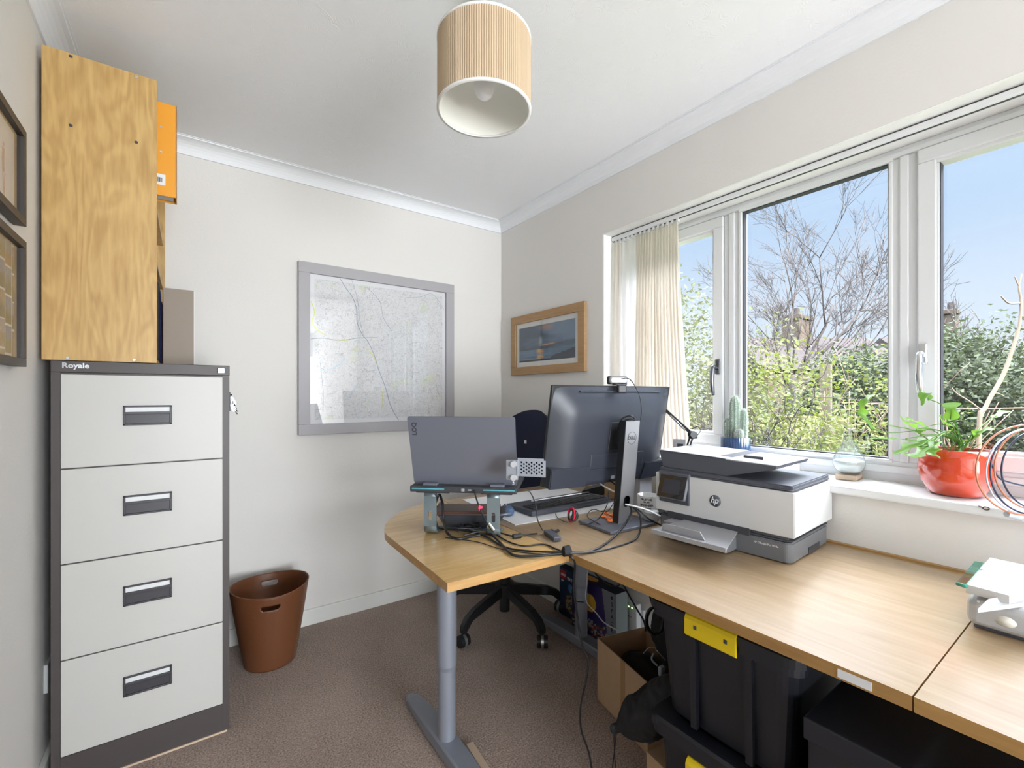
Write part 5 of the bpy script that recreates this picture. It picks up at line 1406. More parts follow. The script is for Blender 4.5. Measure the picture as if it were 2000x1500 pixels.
fr_list = [
    ([(1876, 868, 1.36), (1838, 842, 1.36), (1790, 838, 1.30)], [(1812, 858, 1.30), (1780, 872, 1.27), (1748, 888, 1.24)], .011, 2.5),
    ([(1874, 868, 1.36), (1840, 850, 1.32), (1770, 856, 1.27)], [(1795, 862, 1.28), (1745, 858, 1.25), (1700, 857, 1.23)], .0055, 5),
    ([(1872, 868, 1.36), (1830, 840, 1.34), (1740, 845, 1.30), (1700, 835, 1.30)], [(1704, 838, 1.29), (1684, 806, 1.30), (1690, 782, 1.30), (1709, 770, 1.31)], .0068, 3.5),
    ([(1878, 868, 1.36), (1846, 830, 1.36), (1800, 836, 1.34)], [(1800, 842, 1.34), (1772, 828, 1.33), (1757, 812, 1.33)], .013, 2),
    ([(1874, 868, 1.36), (1850, 845, 1.30), (1826, 862, 1.25)], [(1832, 862, 1.25), (1820, 880, 1.23), (1836, 896, 1.22)], .010, 2),
    ([(1876, 868, 1.36), (1850, 842, 1.30), (1800, 870, 1.25)], [(1815, 870, 1.25), (1785, 892, 1.22), (1762, 886, 1.22)], .011, 2.2),
    ([(1880, 870, 1.36), (1868, 830, 1.37), (1860, 800, 1.37)], [(1856, 820, 1.37), (1858, 800, 1.37), (1866, 786, 1.38)], .013, 1.4),
    ([(1882, 870, 1.36), (1862, 835, 1.35), (1850, 820, 1.35)], [(1852, 832, 1.35), (1840, 822, 1.35), (1834, 812, 1.35)], .014, 1.4),
    ([(1886, 870, 1.36), (1900, 855, 1.33), (1915, 845, 1.31)], [(1908, 848, 1.31), (1925, 840, 1.30), (1943, 838, 1.29)], .007, 1.5),
    ([(1886, 868, 1.36), (1896, 852, 1.33), (1900, 850, 1.33)], [(1898, 862, 1.33), (1906, 850, 1.32), (1908, 840, 1.32)], .010, 1),
    ([(1884, 868, 1.38), (1920, 830, 1.40), (1945, 812, 1.41)], [(1940, 816, 1.41), (1955, 808, 1.41), (1970, 803, 1.41)], .008, 1.5),
    ([(1880, 868, 1.38), (1850, 800, 1.40), (1815, 780, 1.40)], [(1815, 782, 1.40), (1808, 768, 1.40), (1800, 792, 1.39)], .008, 2),
    ([(1874, 868, 1.36), (1840, 850, 1.36), (1800, 850, 1.35)], [(1800, 850, 1.35), (1780, 840, 1.34), (1735, 832, 1.33)], .010, 2.6),
    ([(1874, 868, 1.36), (1840, 850, 1.38), (1810, 835, 1.38)], [(1812, 840, 1.38), (1790, 825, 1.38), (1765, 818, 1.38)], .012, 2.0),
    ([(1874, 868, 1.36), (1850, 850, 1.33), (1830, 850, 1.31)], [(1830, 855, 1.31), (1812, 866, 1.29), (1796, 884, 1.27)], .010, 2.0),
]
for st_, lf_, w_, lo in fr_list:
    stem([c0] + [T(*q) for q in st_[0:]] + [T(*lf_[0])])
    frond([T(*q) for q in lf_], w_ * 1.5, lo)
for k in range(14):
    a = rf.uniform(0, 2 * PI); r_ = rf.uniform(.02, .06); stem([c0 + Vector((rf.uniform(-.02, .02), rf.uniform(-.02, .02), 0)), c0 + Vector((r_ * math.cos(a), r_ * math.sin(a), rf.uniform(.03, .08)))], .0009)

# cable hoops at the right
hp_ = thing('cable_hoops', 'loose upright coil of thin coloured cables on sill edge beside the red pot', 'cable coil', tuple(at_t(1990, 1005, 1.13)))
L = sub(hp_)
mat('cable_copper', (.45, .17, .09), .3); mat('cable_navy', (.02, .03, .07), .3); mat('cable_grey', (.45, .47, .55), .3)
specs = [(2008, 918, 102, 88, 'cable_copper', 1.10), (2018, 922, 92, 86, 'cable_grey', 1.12), (2016, 920, 82, 84, 'cable_navy', 1.13), (2030, 915, 88, 82, 'cable_copper', 1.145), (2040, 918, 84, 80, 'cable_navy', 1.16)]
for cx, cy, ax_, ay_, m_, t_ in specs:
    b = B(); b.tube([L(at_t(cx + ax_ * math.cos(t), cy + ay_ * math.sin(t) * 1.0, t_ + .02 * math.cos(t))) for t in np.linspace(0, 2 * PI, 28)[:-1]], .0021, seg=8, closed=True, res=3); b.obj('cable_loop', m_, hp_)
b = B(); b.tube([L(p) for p in (at_t(1936, 905, 1.14), at_t(1950, 932, 1.14), at_t(1975, 943, 1.14), at_t(2020, 952, 1.14), at_t(2080, 960, 1.14))], .0021, seg=8); b.obj('cable_tail', 'cable_navy', hp_)
b = B(); b.cyl(L(at_t(1966, 1004, 1.12)), L(at_t(1992, 1010, 1.12)), .0075, .009, seg=18); b.obj('cable_sleeve', 'device_white', hp_)
b = B(); b.cyl(L(at_t(1990, 1008, 1.12)), L(at_t(2010, 1010, 1.12)), .007, seg=18); b.obj('plug_tip', 'dark_chrome', hp_)
p_ = at_x(1911, 988, 1.711); q_ = at_x(1926, 993, 1.711)
b = B(); b.tube([p_, p_ + (q_ - p_) * .6], .0014, raw=True); b.tube([q_ + Vector((0, .006 * math.cos(t), .004 * math.sin(t))) for t in np.linspace(0, 2 * PI, 10)[:-1]], .0013, closed=True, res=2)
o = b.obj('small_hook', 'brown_wood'); tag(o, 'tiny dark screw hook in the front edge of window sill', 'hook')

# ------------------------------------------------------------------ white device at right
dv = thing('desktop_device', 'white desktop device with slanted top plate at the right edge of desk', 'desktop device', (1.46, .10, DZ + .001))
L = sub(dv)
b = B(); b.box(1.335 - 1.46, 1.60 - 1.46, -.10, .122, .006, .066, bev=.016, seg=4); b.obj('housing', 'device_white', dv)
b = B(); b.box(1.35 - 1.46, 1.59 - 1.46, -.09, .112, 0, .008); b.obj('foot_plate', 'printer_dark', dv)
zt = .815 - DZ
def PZ(px, py, z): q = at_z(px, py, z); return L(q)
top = [PZ(1886, 1141, .822), PZ(1934, 1089, .822), PZ(2060, 1116, .822), PZ(2050, 1140, .822), PZ(1971, 1163, .822)]
b = B(); vs = top + [v - Vector((0, 0, .017)) for v in top]; n = len(top)
b.add(vs, [list(range(n)), list(range(n, 2 * n))[::-1]] + [(i, i + n, (i + 1) % n + n, (i + 1) % n) for i in range(n)]); b.obj('top_plate', 'printer_white', dv)
tq = [PZ(1869, 1136, .826), PZ(1904, 1096, .826), PZ(1922, 1099, .826), PZ(1888, 1142, .826)]
b = B(); vs = tq + [v - Vector((0, 0, .006)) for v in tq]
b.add(vs, [(0, 1, 2, 3), (7, 6, 5, 4)] + [(i, i + 4, (i + 1) % 4 + 4, (i + 1) % 4) for i in range(4)]); b.obj('clear_guide', 'teal_clear', dv)
mat('teal_plastic', (.03, .25, .17), .4)
b = B(); b.tube([tq[0] - Vector((0, 0, .004)), tq[3] - Vector((0, 0, .004))], .004, seg=8, raw=True); b.obj('guide_edge', 'teal_plastic', dv)
tt = [PZ(1910, 1189, .80), PZ(1930, 1170, .812), PZ(2040, 1150, .812), PZ(2040, 1172, .80)]
b = B(); vs = tt + [v - Vector((0, 0, .008)) for v in tt]
b.add(vs, [(0, 1, 2, 3), (7, 6, 5, 4)] + [(i, i + 4, (i + 1) % 4 + 4, (i + 1) % 4) for i in range(4)]); b.obj('front_tray', 'device_white', dv)
b = B(); c_ = PZ(1964, 1210, .765); b.ball(c_ + Vector((.016, 0, -.006)), .018, .020, .014); b.obj('round_knob', 'shade_lining', dv)
b = B(); b.cyl(PZ(1911, 1175, .792), PZ(1911, 1175, .794), .0022); b.obj('status_light', 'label_white', dv)
text_obj('lettering', '8x', .014, 'card_grey', dv, Matrix.Translation(PZ(1915, 1112, .8225)) @ Matrix.Rotation(-.3, 4, 'Z'))
# support between housing and plate
b = B(); b.box(1.42 - 1.46, 1.58 - 1.46, -.08, .09, .064, .082, bev=.004); b.obj('plate_support', 'device_white', dv)

# ------------------------------------------------------------------ under the desk
lb_ = thing('blue_toy_box', 'dark blue construction toy box standing behind the desk leg', 'toy box', (1.709, 1.815, .001))
b = B(); b.box(-.029, .017, -.09, .085, 0, .262, bev=.001); b.obj('carton', 'navy_fabric', lb_)
mat('toybox_blue', (.012, .03, .075), .35); mat('lego_red', (.75, .01, .01), .35); mat('lego_yellow', (.8, .55, .02), .4)
def legoart(u, v):
    c = mixc((.006, .016, .045), (.02, .05, .11), v)
    if .0 < (u - .05) < .26 and .77 < v < .95: c = (.62, .02, .02)
    d = math.hypot((u - .52) * .67, v - .63)
    if d < .085: c = mixc((.05, .2, .5), (.25, .45, .2), sstep(0, .3, nz2(u, v, 9) + .1))
    if math.hypot((u - .5) * .9, v - .30) < .20 + .05 * nz2(u, v, 12): c = mixc((.03, .03, .04), random.Random(int(u * 26) * 57 + int(v * 36)).choice([(.5, .35, .04), (.3, .3, .32), (.05, .05, .06), (.02, .03, .05), (.35, .2, .05)]), .9)
    return c
art('box_front', .172, .258, 50, 70, legoart, 'print_gloss', lb_, frame_mtx((-.0295, -.0025, .131), (0, -1, 0), (0, 0, 1)))
tm = lambda y, z: frame_mtx((-.0305, y, z), (0, -1, 0), (0, 0, 1))
text_obj('lettering', 'LEGO', .0165, 'label_white', lb_, tm(.052, .222), bold=.0008, squash=.9)
text_obj('lettering', 'TECHNIC', .020, 'label_white', lb_, tm(.022, .212), bold=.0008, align='LEFT')
text_obj('lettering', '10+', .016, 'label_white', lb_, tm(.057, .190), bold=.0005)
sbx = thing('space_toy_box', 'purple construction toy box with an orange planet and SPACE strip', 'toy box', (1.645, 1.565, .0))
sbx.location = (1.650, 1.565, .001)
b = B(); b.box(-.048, .028, -.147, .15, 0, .293, bev=.001); b.obj('carton', 'navy_fabric', sbx)
mat('box_silver', (.22, .25, .25), .4)
b = B(); b.box(-.0485, .0285, -.1475, -.1465, 0, .293); b.obj('side_print', 'box_silver', sbx)
def spaceart(u, v):
    c = mixc((.012, .010, .06), (.05, .02, .16), u)
    d = math.hypot((u - .42) * 1.0, (v - .66) * 1.0)
    if d < .15: c = mixc((.75, .42, .03), (.95, .62, .10), nz2(u, v, 10) + .4)
    if v < .38 and nz2(u, v, 8) > -.15: c = random.Random(int(u * 30) * 91 + int(v * 34)).choice([(.45, .08, .03), (.03, .03, .05), (.35, .35, .38), (.02, .02, .05), (.15, .06, .04)])
    if u > .70 + .16 * (1 - v): c = (.23, .25, .29)
    return c
art('box_front', .295, .291, 90, 80, spaceart, 'print_gloss', sbx, frame_mtx((-.0486, .0015, .1465), (0, -1, 0), (0, 0, 1)))
b = B(); b.ball((-.01, .05, .2935), .022, .045, .0006); b.obj('planet_print', 'orange_card', sbx)
for k, ch in enumerate('SPACE'):
    text_obj('lettering', ch, .026, 'navy_fabric', sbx, frame_mtx((-.0495, -.092 - .006 * k * 0 - .030 + .0, .238 - k * .030), (0, -1, 0), (0, 0, 1)), bold=.0006)
b = B(); b.ball((-.0492, -.120, .268), .0006, .008, .008); b.obj('star_print', 'navy_fabric', sbx)
rt_ = thing('network_adapter', 'white network adapter with green lights plugged in low on wall', 'network adapter', (1.745, 1.42, .105))
b = B(); b.box(-.016, -.001, -.055, .055, -.01, .10, bev=.003); b.obj('wall_plate', 'label_white', rt_)
b = B(); b.box(-.048, -.016, -.042, .042, .0, .128, bev=.005); hs = b.obj('housing', 'upvc', rt_)
for k in range(3): b = B(); b.box(-.0490, -.0478, .022 - k * .020, .030 - k * .020, .104, .109); b.obj('status_light', 'led_green', hs)
text_obj('lettering', 'devolo', .010, 'ink_dark', hs, frame_mtx((-.0487, 0, .062), (0, -1, 0), (0, 0, 1)))
cable([(1.71, 1.40, .11), (1.69, 1.42, .07), (1.66, 1.40, .05), (1.60, 1.38, .02)], .0028, 'cable_white', 'white cable from bottom of network adapter to the floor')
# carton with black clothes
TL_, TR_ = Vector((1.326, 1.272, 0)), Vector((1.257, .976, 0))
cx_ = thing('open_carton', 'open brown cardboard carton filled with black fabric under desk', 'carton', ((TL_ + TR_) / 2)[:], math.atan2((TR_ - TL_).y, (TR_ - TL_).x))
ht = .244; wl = .304; dp_ = .24   # local x along the face towards camera, local +y into depth
b = B(); t_ = .004
b.box(-wl / 2, wl / 2, 0, t_, .001, ht); b.box(-wl / 2, wl / 2, dp_ - t_, dp_, .001, ht); b.box(-wl / 2, -wl / 2 + t_, t_, dp_ - t_, .001, ht); b.box(wl / 2 - t_, wl / 2, t_, dp_ - t_, .001, ht); b.box(-wl / 2, wl / 2, 0, dp_, .001, .005)
b.obj('carton_walls', 'card_kraft', cx_)
b = B(); b.box(.022 - .02, .047 - .02, -.0008, .0002, .004, ht); b.obj('tape_strip', 'parcel_tape', cx_)
def blob(name, label, c, rx, ry, rz, material, seed, amp=.25, rot=0, cat='bag', fq=6.0, nest=None):
    bm = bmesh.new(); bmesh.ops.create_icosphere(bm, subdivisions=5, radius=1)
    R = Matrix.Rotation(rot, 4, 'Z')
    for v in bm.verts:
        q = v.co; k = 1 + amp * (mnoise.noise(q * 1.6 + Vector((seed, 0, 0))) + .5 * (1 - 2 * abs(mnoise.noise(q * fq * .6 + Vector((0, seed, 0))))))
        p = Vector((q.x * rx, q.y * ry, q.z * rz)) * k
        v.co = R @ p + Vector(c)
    b = B(); b.addbm(bm, True); o = b.obj(name, material)
    return tag(o, label, cat)
fab = cx_.matrix_world
mw = Matrix.Translation(cx_.location) @ Matrix.Rotation(cx_.rotation_euler.z, 4, 'Z')
c1 = mw @ Vector((-.02, .115, .135)); blob('black_jacket', 'crumpled black fabric filling the open carton', c1, .110, .078, .088, 'black_fabric', 3, .12, cx_.rotation_euler.z + PI / 2 * 0, 'clothing')
bg = thing('black_rucksack', 'black bag with grey piping leaning up out of open carton', 'bag', tuple(mw @ Vector((.09, .17, .24))))
b = B(); bm = bmesh.new(); bmesh.ops.create_icosphere(bm, subdivisions=5, radius=1)
for v in bm.verts:
    q = v.co; k = 1 + .14 * mnoise.noise(q * 1.8) + .06 * (1 - 2 * abs(mnoise.noise(q * 4)))
    v.co = Vector((q.x * .050, q.y * .095, q.z * .125)) * k + Vector((.01, .0, .095))
b.addbm(bm, True); b.obj('bag_body', 'black_fabric', bg)
mat('piping_grey', (.20, .22, .26), .5)
Lb = sub(bg)
b = B(); b.tube([Lb(at_t(*q)) for q in ((1256, 1277, 1.40), (1266, 1266, 1.40), (1277, 1264, 1.39), (1284, 1272, 1.385), (1300, 1290, 1.38))], .0014)
b.tube([Lb(at_t(*q)) for q in ((1276, 1276, 1.385), (1273, 1288, 1.38), (1284, 1300, 1.37))], .0028); b.obj('piping', 'piping_grey', bg)
b = B(); b.box(-.010, .010, -.006, .006, -.014, .014, bev=.003, mtx=Matrix.Translation(Lb(at_t(1292, 1310, 1.345)))); b.tube([Lb(at_t(1292, 1312, 1.345)), Lb(at_t(1290, 1330, 1.34)), Lb(at_t(1294, 1342, 1.33))], .005); b.obj('buckle', 'piping_grey', bg)
b = B()
for k in range(4): b.tube([at_t(1278 + 17 * math.cos(t) + k, 1212 + 26 * math.sin(t), 1.60 + .006 * k) for t in np.linspace(0, 2 * PI, 14)[:-1]], .0042, closed=True, res=3)
o = b.obj('coiled_lead', 'cable_black'); tag(o, 'coil of thick black lead behind the black bag under desk', 'cable coil')
# drawstring bag, lying diagonally
ds = thing('drawstring_bag', 'black drawstring pouch hanging over the side of the carton', 'bag', (1.16, .93, .16))
Lb = sub(ds); P0 = at_t(1203, 1422, 1.36); P1 = at_t(1345, 1350, 1.29)
b = B(); N_, S_ = 60, 48; ax = (P1 - P0); aa = ax.normalized(); u1 = aa.cross(Vector((0, 0, 1))).normalized(); u2 = u1.cross(aa); vs = []
for i in range(N_ + 1):
    s = i / N_; base_r = .062 * (min(1, s / .34) ** .75 if s < .34 else 1) * (1 - .12 * max(0, s - .6)); base_r = max(base_r, .012)
    c_ = P0 + ax * s - Vector((0, 0, .008 * math.sin(PI * min(1, s * 1.4))))
    for k in range(S_):
        t = 2 * PI * k / S_; w_ = 1 + .16 * mnoise.noise(Vector((s * 4, math.cos(t) * 1.3, math.sin(t) * 1.3))) + .07 * (1 - 2 * abs(mnoise.noise(Vector((s * 9, math.cos(t) * 2.4, math.sin(t) * 2.4))))) + (.10 * math.sin(7 * t) * max(0, .35 - s) / .35)
        vs.append(Lb(c_ + (u1 * math.cos(t) + u2 * math.sin(t)) * base_r * w_))
b.add(vs, [(i * S_ + k, i * S_ + (k + 1) % S_, (i + 1) * S_ + (k + 1) % S_, (i + 1) * S_ + k) for i in range(N_) for k in range(S_)] + [list(range(S_))[::-1], list(range(N_ * S_, N_ * S_ + S_))], True); b.obj('pouch', 'black_fabric', ds)
b = B(); b.ball(Lb(P0 - aa * .006), .014, .014, .016); b.obj('cord_toggle', 'black_plastic', ds)
b = B(); b.tube([Lb(P0), Lb(at_t(1199, 1440, 1.36)), Lb(at_t(1202, 1500, 1.36))], .0018); b.tube([Lb(P0), Lb(at_t(1203, 1440, 1.36)), Lb(at_t(1196, 1500, 1.37))], .0018); b.obj('draw_cord', 'cable_black', ds)
# lower carton partly hidden
b = B(); mm2 = Matrix.Translation((1.105, .862, .001)) @ Matrix.Rotation(math.radians(-8), 4, 'Z')
b.box(0, .20, -.10, 0, 0, .155, bev=.002, mtx=mm2); o = b.obj('small_carton', 'card_kraft'); tag(o, 'plain cardboard carton on the floor below the drawstring pouch', 'carton')

# stacked storage totes
def tote(name, label, z0, z1, cd=0.0):
    t_ = thing(name, label, 'storage tote', (1.26, .585, z0), 0, 'black storage totes stacked under the desk')
    x0, x1, y0, y1 = -.255, .28, -.172, .172
    h = z1 - z0
    def ring(s, z, r=.035): return [(x, y, z) for x, y in rrect(x0 + s, x1 - s, y0 + s, y1 - s, r, 5)]
    b = B(); secs = [ring(.030, 0), ring(.022, .01), ring(.004, h - .05), ring(.004, h - .045), ring(-.012, h - .045), ring(-.012, h - .012)]; n = len(secs[0]); vs = [p for s_ in secs for p in s_]
    fs = [(k * n + i, k * n + (i + 1) % n, (k + 1) * n + (i + 1) % n, (k + 1) * n + i) for k in range(len(secs) - 1) for i in range(n)] + [list(range(n))[::-1]]
    b.add(vs, fs)
    for yy in (-.075, .06): b.prism([(x0 + .002, .01), (x0 + .012, .01), (x0 + .012, h - .05), (x0 - .004, h - .05)], yy - .008, yy + .008, 'xz')
    b.obj('tub', 'tote_black', t_)
    b = B(); secs = [ring(-.013, h - .028), ring(-.017, h - .026), ring(-.017, h - .006), ring(-.010, h), ring(.03, h), ring(.035, h - .01)]; vs = [p for s_ in secs for p in s_]
    b.add(vs, [(k * n + i, k * n + (i + 1) % n, (k + 1) * n + (i + 1) % n, (k + 1) * n + i) for k in range(len(secs) - 1) for i in range(n)] + [list(range(5 * n, 6 * n))])
    b.obj('lid', 'tote_black', t_)
    b = B(); b.prism([(x0 - .020, h - .004), (x0 - .024, h - .012), (x0 - .024, h - .050), (x0 - .016, h - .056), (x0 - .018, h - .010), (x0 + .01, h - .002), (x0 + .01, h + .002), (x0 - .012, h + .002)], -.058, .069, 'xz', bev=.001, mtx=Matrix.Translation((cd * .08, 0, -cd)))
    cl = b.obj('clip', 'clip_yellow', t_)
    b = B()
    for yy in (-.035, .04): b.box(x0 - .0248 + cd * .08, x0 - .0235 + cd * .08, yy - .004, yy + .004, h - .030 - cd, h - .021 - cd)
    b.obj('clip_slot', 'gasket', cl)
    return t_
tote('storage_tote', 'upper black storage tote with a yellow clip, directly under desktop', .386, .685)
tote('storage_tote', 'lower black storage tote on floor beneath the other tote', .002, .380, .052)
# black lidded box at right
bx = thing('lidded_box', 'matt black lidded box at bottom right under the desk', 'box', (1.22, .19, .002))
b = B(); b.box(-.243, .13, -.36, .192, 0, .545, bev=.003); b.obj('box_body', 'tote_black', bx)
b = B(); b.box(-.249, .136, -.366, .198, .5455, .588, bev=.003); b.obj('lid', 'tote_black', bx)

# hanging and trailing cables by the desk leg
cable([dp(1112, 1086, .008), dp(1119, 1092, .002), at_t(1123, 1104, 1.365), at_t(1121, 1150, 1.40), at_t(1127, 1200, 1.42), at_t(1137, 1262, 1.42), at_t(1149, 1290, 1.42), at_t(1144, 1330, 1.42), at_t(1134, 1380, 1.43), at_t(1135, 1425, 1.44), at_t(1150, 1470, 1.44), at_t(1157, 1512, 1.43)], .0034, 'cable_black', 'long black cable hanging from the desk joint to the floor')
cable([at_t(1148, 1108, 2.02), at_t(1146, 1140, 2.04), at_t(1145, 1174, 2.05), at_t(1165, 1198, 2.00), at_t(1180, 1216, 1.97), at_t(1205, 1231, 1.93)], .0026, 'cable_white', 'white cable hanging beside the rear desk leg')
cable([at_t(1122, 1150, 2.02), at_t(1123, 1172, 2.03), at_t(1140, 1176, 2.04)], .0026, 'cable_black', 'short black cable wrapping the rear desk leg')
cable([at_t(1158, 1112, 1.98), at_t(1168, 1126, 1.98), at_t(1190, 1142, 1.96), at_t(1207, 1144, 1.94), at_t(1214, 1133, 1.93)], .0030, 'cable_black', 'black cable drooping just under the desktop beside rear leg')
cable([at_t(1214, 1136, 1.90), at_t(1226, 1158, 1.88), at_t(1244, 1190, 1.80), at_t(1257, 1212, 1.72), at_t(1261, 1232, 1.66)], .0036, 'cable_black', 'thick black cable running past the network adapter to the carton')
cable([at_t(1268, 1160, 1.75), at_t(1272, 1175, 1.73), at_t(1277, 1188, 1.66)], .0034, 'cable_black', 'black lead dropping from the desktop into coil')
# ------------------------------------------------------------------ garden outside
GZ = -.35
def ground_obj():
    b = B(); n = 40
    vs = []; 
    for j in range(n + 1):
        for i in range(n + 1):
            x = XO + .01 + 42 * i / n; y = -22 + 60 * j / n; vs.append((x, y, GZ + .04 * mnoise.noise(Vector((x * .6, y * .6, 0)))))
    b.add(vs, [(j * (n + 1) + i, j * (n + 1) + i + 1, (j + 1) * (n + 1) + i + 1, (j + 1) * (n + 1) + i) for j in range(n) for i in range(n)], True)
    struct('ground', b, 'lawn')
ground_obj()
def leaves(n, center, radii, size, seed, shell=.55, topflat=None, clump=0, squash=.45):
    """many small folded leaves filling a bushy volume"""
    r_ = np.random.default_rng(seed); c = np.array(center); R = np.array(radii)
    if clump:
        cd = r_.normal(size=(clump, 3)); cd /= np.linalg.norm(cd, axis=1)[:, None]
        cr = r_.uniform(shell, 1.0, size=(clump, 1)); cc = cd * cr
        idx = r_.integers(0, clump, n); p = cc[idx] + r_.normal(scale=.10, size=(n, 3))
    else:
        d = r_.normal(size=(n, 3)); d /= np.linalg.norm(d, axis=1)[:, None]; p = d * r_.uniform(shell, 1, size=(n, 1))
    p = p * R + c
    p = p[p[:, 2] > GZ + .02]; n = len(p)
    a = r_.normal(size=(n, 3)); a[:, 2] *= .6; a /= np.linalg.norm(a, axis=1)[:, None]
    nr = r_.normal(size=(n, 3)); nr[:, 2] += .8; b_ = np.cross(a, nr); b_ /= np.linalg.norm(b_, axis=1)[:, None]
    s = size * r_.uniform(.6, 1.3, size=(n, 1)); up = np.cross(a, b_)
    v = np.stack([p, p + a * s * .5 + b_ * s * squash * .5 + up * s * .08, p + a * s, p + a * s * .5 - b_ * s * squash * .5 + up * s * .08], axis=1).reshape(-1, 3)
    return v, n
def leafmesh(name, v, n, material, parent):
    me = bpy.data.meshes.new(name); me.vertices.add(4 * n); me.vertices.foreach_set('co', v.ravel())
    me.loops.add(4 * n); me.loops.foreach_set('vertex_index', np.arange(4 * n)); me.polygons.add(n)
    me.polygons.foreach_set('loop_start', np.arange(0, 4 * n, 4)); me.polygons.foreach_set('loop_total', np.full(n, 4)); me.update(); me.validate()
    me.materials.append(MATS[material]); o = bpy.data.objects.new(name, me); COL.objects.link(o); o.parent = parent; return o
def branch_set(b, base, dirv, length, r, depth, rnd, spread=.6, tips=None, bend=.25, kids=(3, 4), up=.15, rmin=.003):
    pts = [Vector(base)]; d = Vector(dirv).normalized(); seg = 4
    for i in range(seg):
        d = (d + Vector((rnd.gauss(0, bend), rnd.gauss(0, bend), rnd.gauss(0, bend) + up * .3))).normalized(); pts.append(pts[-1] + d * (length / seg))
    b.tube(pts, [r, max(rmin, r * .55)], seg=5 if depth < 2 else 7, raw=True)
    if depth <= 0:
        if tips is not None: tips.append(pts[-1])
        return
    for k in range(rnd.randint(*kids)):
        i = rnd.randint(1, seg); p = pts[i]
        nd = (d + Vector((rnd.gauss(0, spread), rnd.gauss(0, spread), rnd.gauss(0, spread) * .7 + up))).normalized()
        branch_set(b, p, nd, length * rnd.uniform(.55, .8), max(rmin, r * .55), depth - 1, rnd, spread, tips, bend, kids, up, rmin)
def pt(px, t, z): 
    d = ray(px, 771); return Vector((d.x * t, d.y * t, z))

# leafy spring bush filling the middle light
def bush(name, label, base, R, zc, mat_leaf, nleaf, size, seed, nb=9, clump=60, bark='bare_bark', shell=.35, blen=.62):
    t_ = thing(name, label, 'bush', (base.x, base.y, GZ), 0, {'spring_bush': 'lime green spring bushes outside', 'evergreen_shrub': 'dark evergreen shrubs of the garden hedge'}.get(name))
    L = Vector((base.x, base.y, GZ)); b = B(); rnd = random.Random(seed)
    for k in range(nb):
        a = 2 * PI * k / nb + rnd.uniform(-.3, .3); d = Vector((math.cos(a) * .7, math.sin(a) * .7, rnd.uniform(.7, 1.5)))
        branch_set(b, Vector((rnd.uniform(-.1, .1), rnd.uniform(-.1, .1), 0)), d, max(R) * blen, .016, 3, rnd, .6, None, .22, (3, 4), .1, .0028)
    b.obj('branches', bark, t_)
    v, n = leaves(nleaf, (0, 0, zc - GZ), R, size, seed, shell, None, clump); v[:, 2] = np.maximum(v[:, 2], .01)
    leafmesh('foliage', v, n, mat_leaf, t_); return t_
bush('spring_bush', 'lime green leafy bush filling lower left of the middle window', pt(1500, 4.0, 0), (1.25, 1.25, 1.05), .80, 'leaf_lime', 9500, .040, 5, 12, 170, shell=.2)
bush('spring_bush', 'smaller pale green shrub right of the wooden post outside', pt(1655, 3.9, 0), (.55, .55, .62), .55, 'leaf_lime', 2400, .036, 6, 9, 60, shell=.2, blen=.9)
bush('olive_bush', 'greyish green bush seen through the left window beside curtain', pt(1352, 4.6, 0), (1.0, 1.3, 1.3), 1.0, 'leaf_olive', 9000, .05, 8, 12, 130, shell=.2, blen=.75)
bush('evergreen_shrub', 'dark evergreen shrub behind the post at right of the middle window', pt(1705, 6.2, 0), (1.0, 1.0, 1.15), .75, 'leaf_dark', 15000, .075, 9, 8, 150, 'bare_bark', .6)
bush('evergreen_shrub', 'dark evergreen hedge bush in the left part of right window', pt(1865, 5.2, 0), (.95, .95, 1.05), .88, 'leaf_dark', 18000, .065, 10, 8, 170, 'bare_bark', .6)
bush('evergreen_shrub', 'dark evergreen hedge bush at far right of right window', pt(2010, 5.0, 0), (1.2, 1.2, 1.1), .92, 'leaf_dark', 20000, .065, 12, 8, 190, 'bare_bark', .6)

# bare tree
tr_ = thing('bare_tree', 'leafless spreading tree against the sky beyond the bush', 'tree', tuple(pt(1545, 7.6, GZ)))
rnd = random.Random(31); b = B()
b.tube([(0, 0, 0), (.03, .02, 1.0), (.0, .0, 1.9)], [.11, .08], seg=10); b.obj('trunk', 'bare_bark', tr_)
b = B(); Rv = Vector((RT.x, RT.y, 0)); Fv = Vector((FW.x, FW.y, 0))
for sx, sz, ln, r in ((-.45, 1.0, 1.5, .035), (-.15, 1.0, 1.7, .04), (.12, 1.0, 1.8, .045), (.45, .9, 2.0, .05), (.85, .75, 2.1, .05), (1.2, .45, 2.1, .045), (1.3, .2, 1.8, .035), (-.8, .7, 1.3, .03), (.7, .95, 1.9, .04), (1.0, .6, 2.2, .04)):
    d = Rv * sx + Vector((0, 0, sz)) + Fv * rnd.uniform(-.35, .35)
    branch_set(b, (0, 0, 1.45 + rnd.uniform(0, .4)), d, ln * .72, r * .5, 5, rnd, .38, None, .08, (2, 4), .06, .0022)
b.obj('branches', 'bare_bark', tr_)
tr_ = thing('thin_bare_tree', 'small bare tree with twigs at the left of right window', 'tree', tuple(pt(1830, 9.0, GZ)))
b = B(); b.tube([(0, 0, 0), (.02, .01, .8), (0, 0, 1.6)], [.06, .045], seg=8)
for sx, sz, ln in ((-.2, 1.0, 1.2), (.3, 1.0, 1.3), (.7, .6, 1.3), (1.0, .3, 1.3), (.1, 1.2, 1.4)):
    branch_set(b, (0, 0, 1.5), Rv * sx + Vector((0, 0, sz)), ln, .025, 3, rnd, .42, None, .12, (3, 4), .05, .0032)
b.obj('branches', 'bare_bark', tr_)
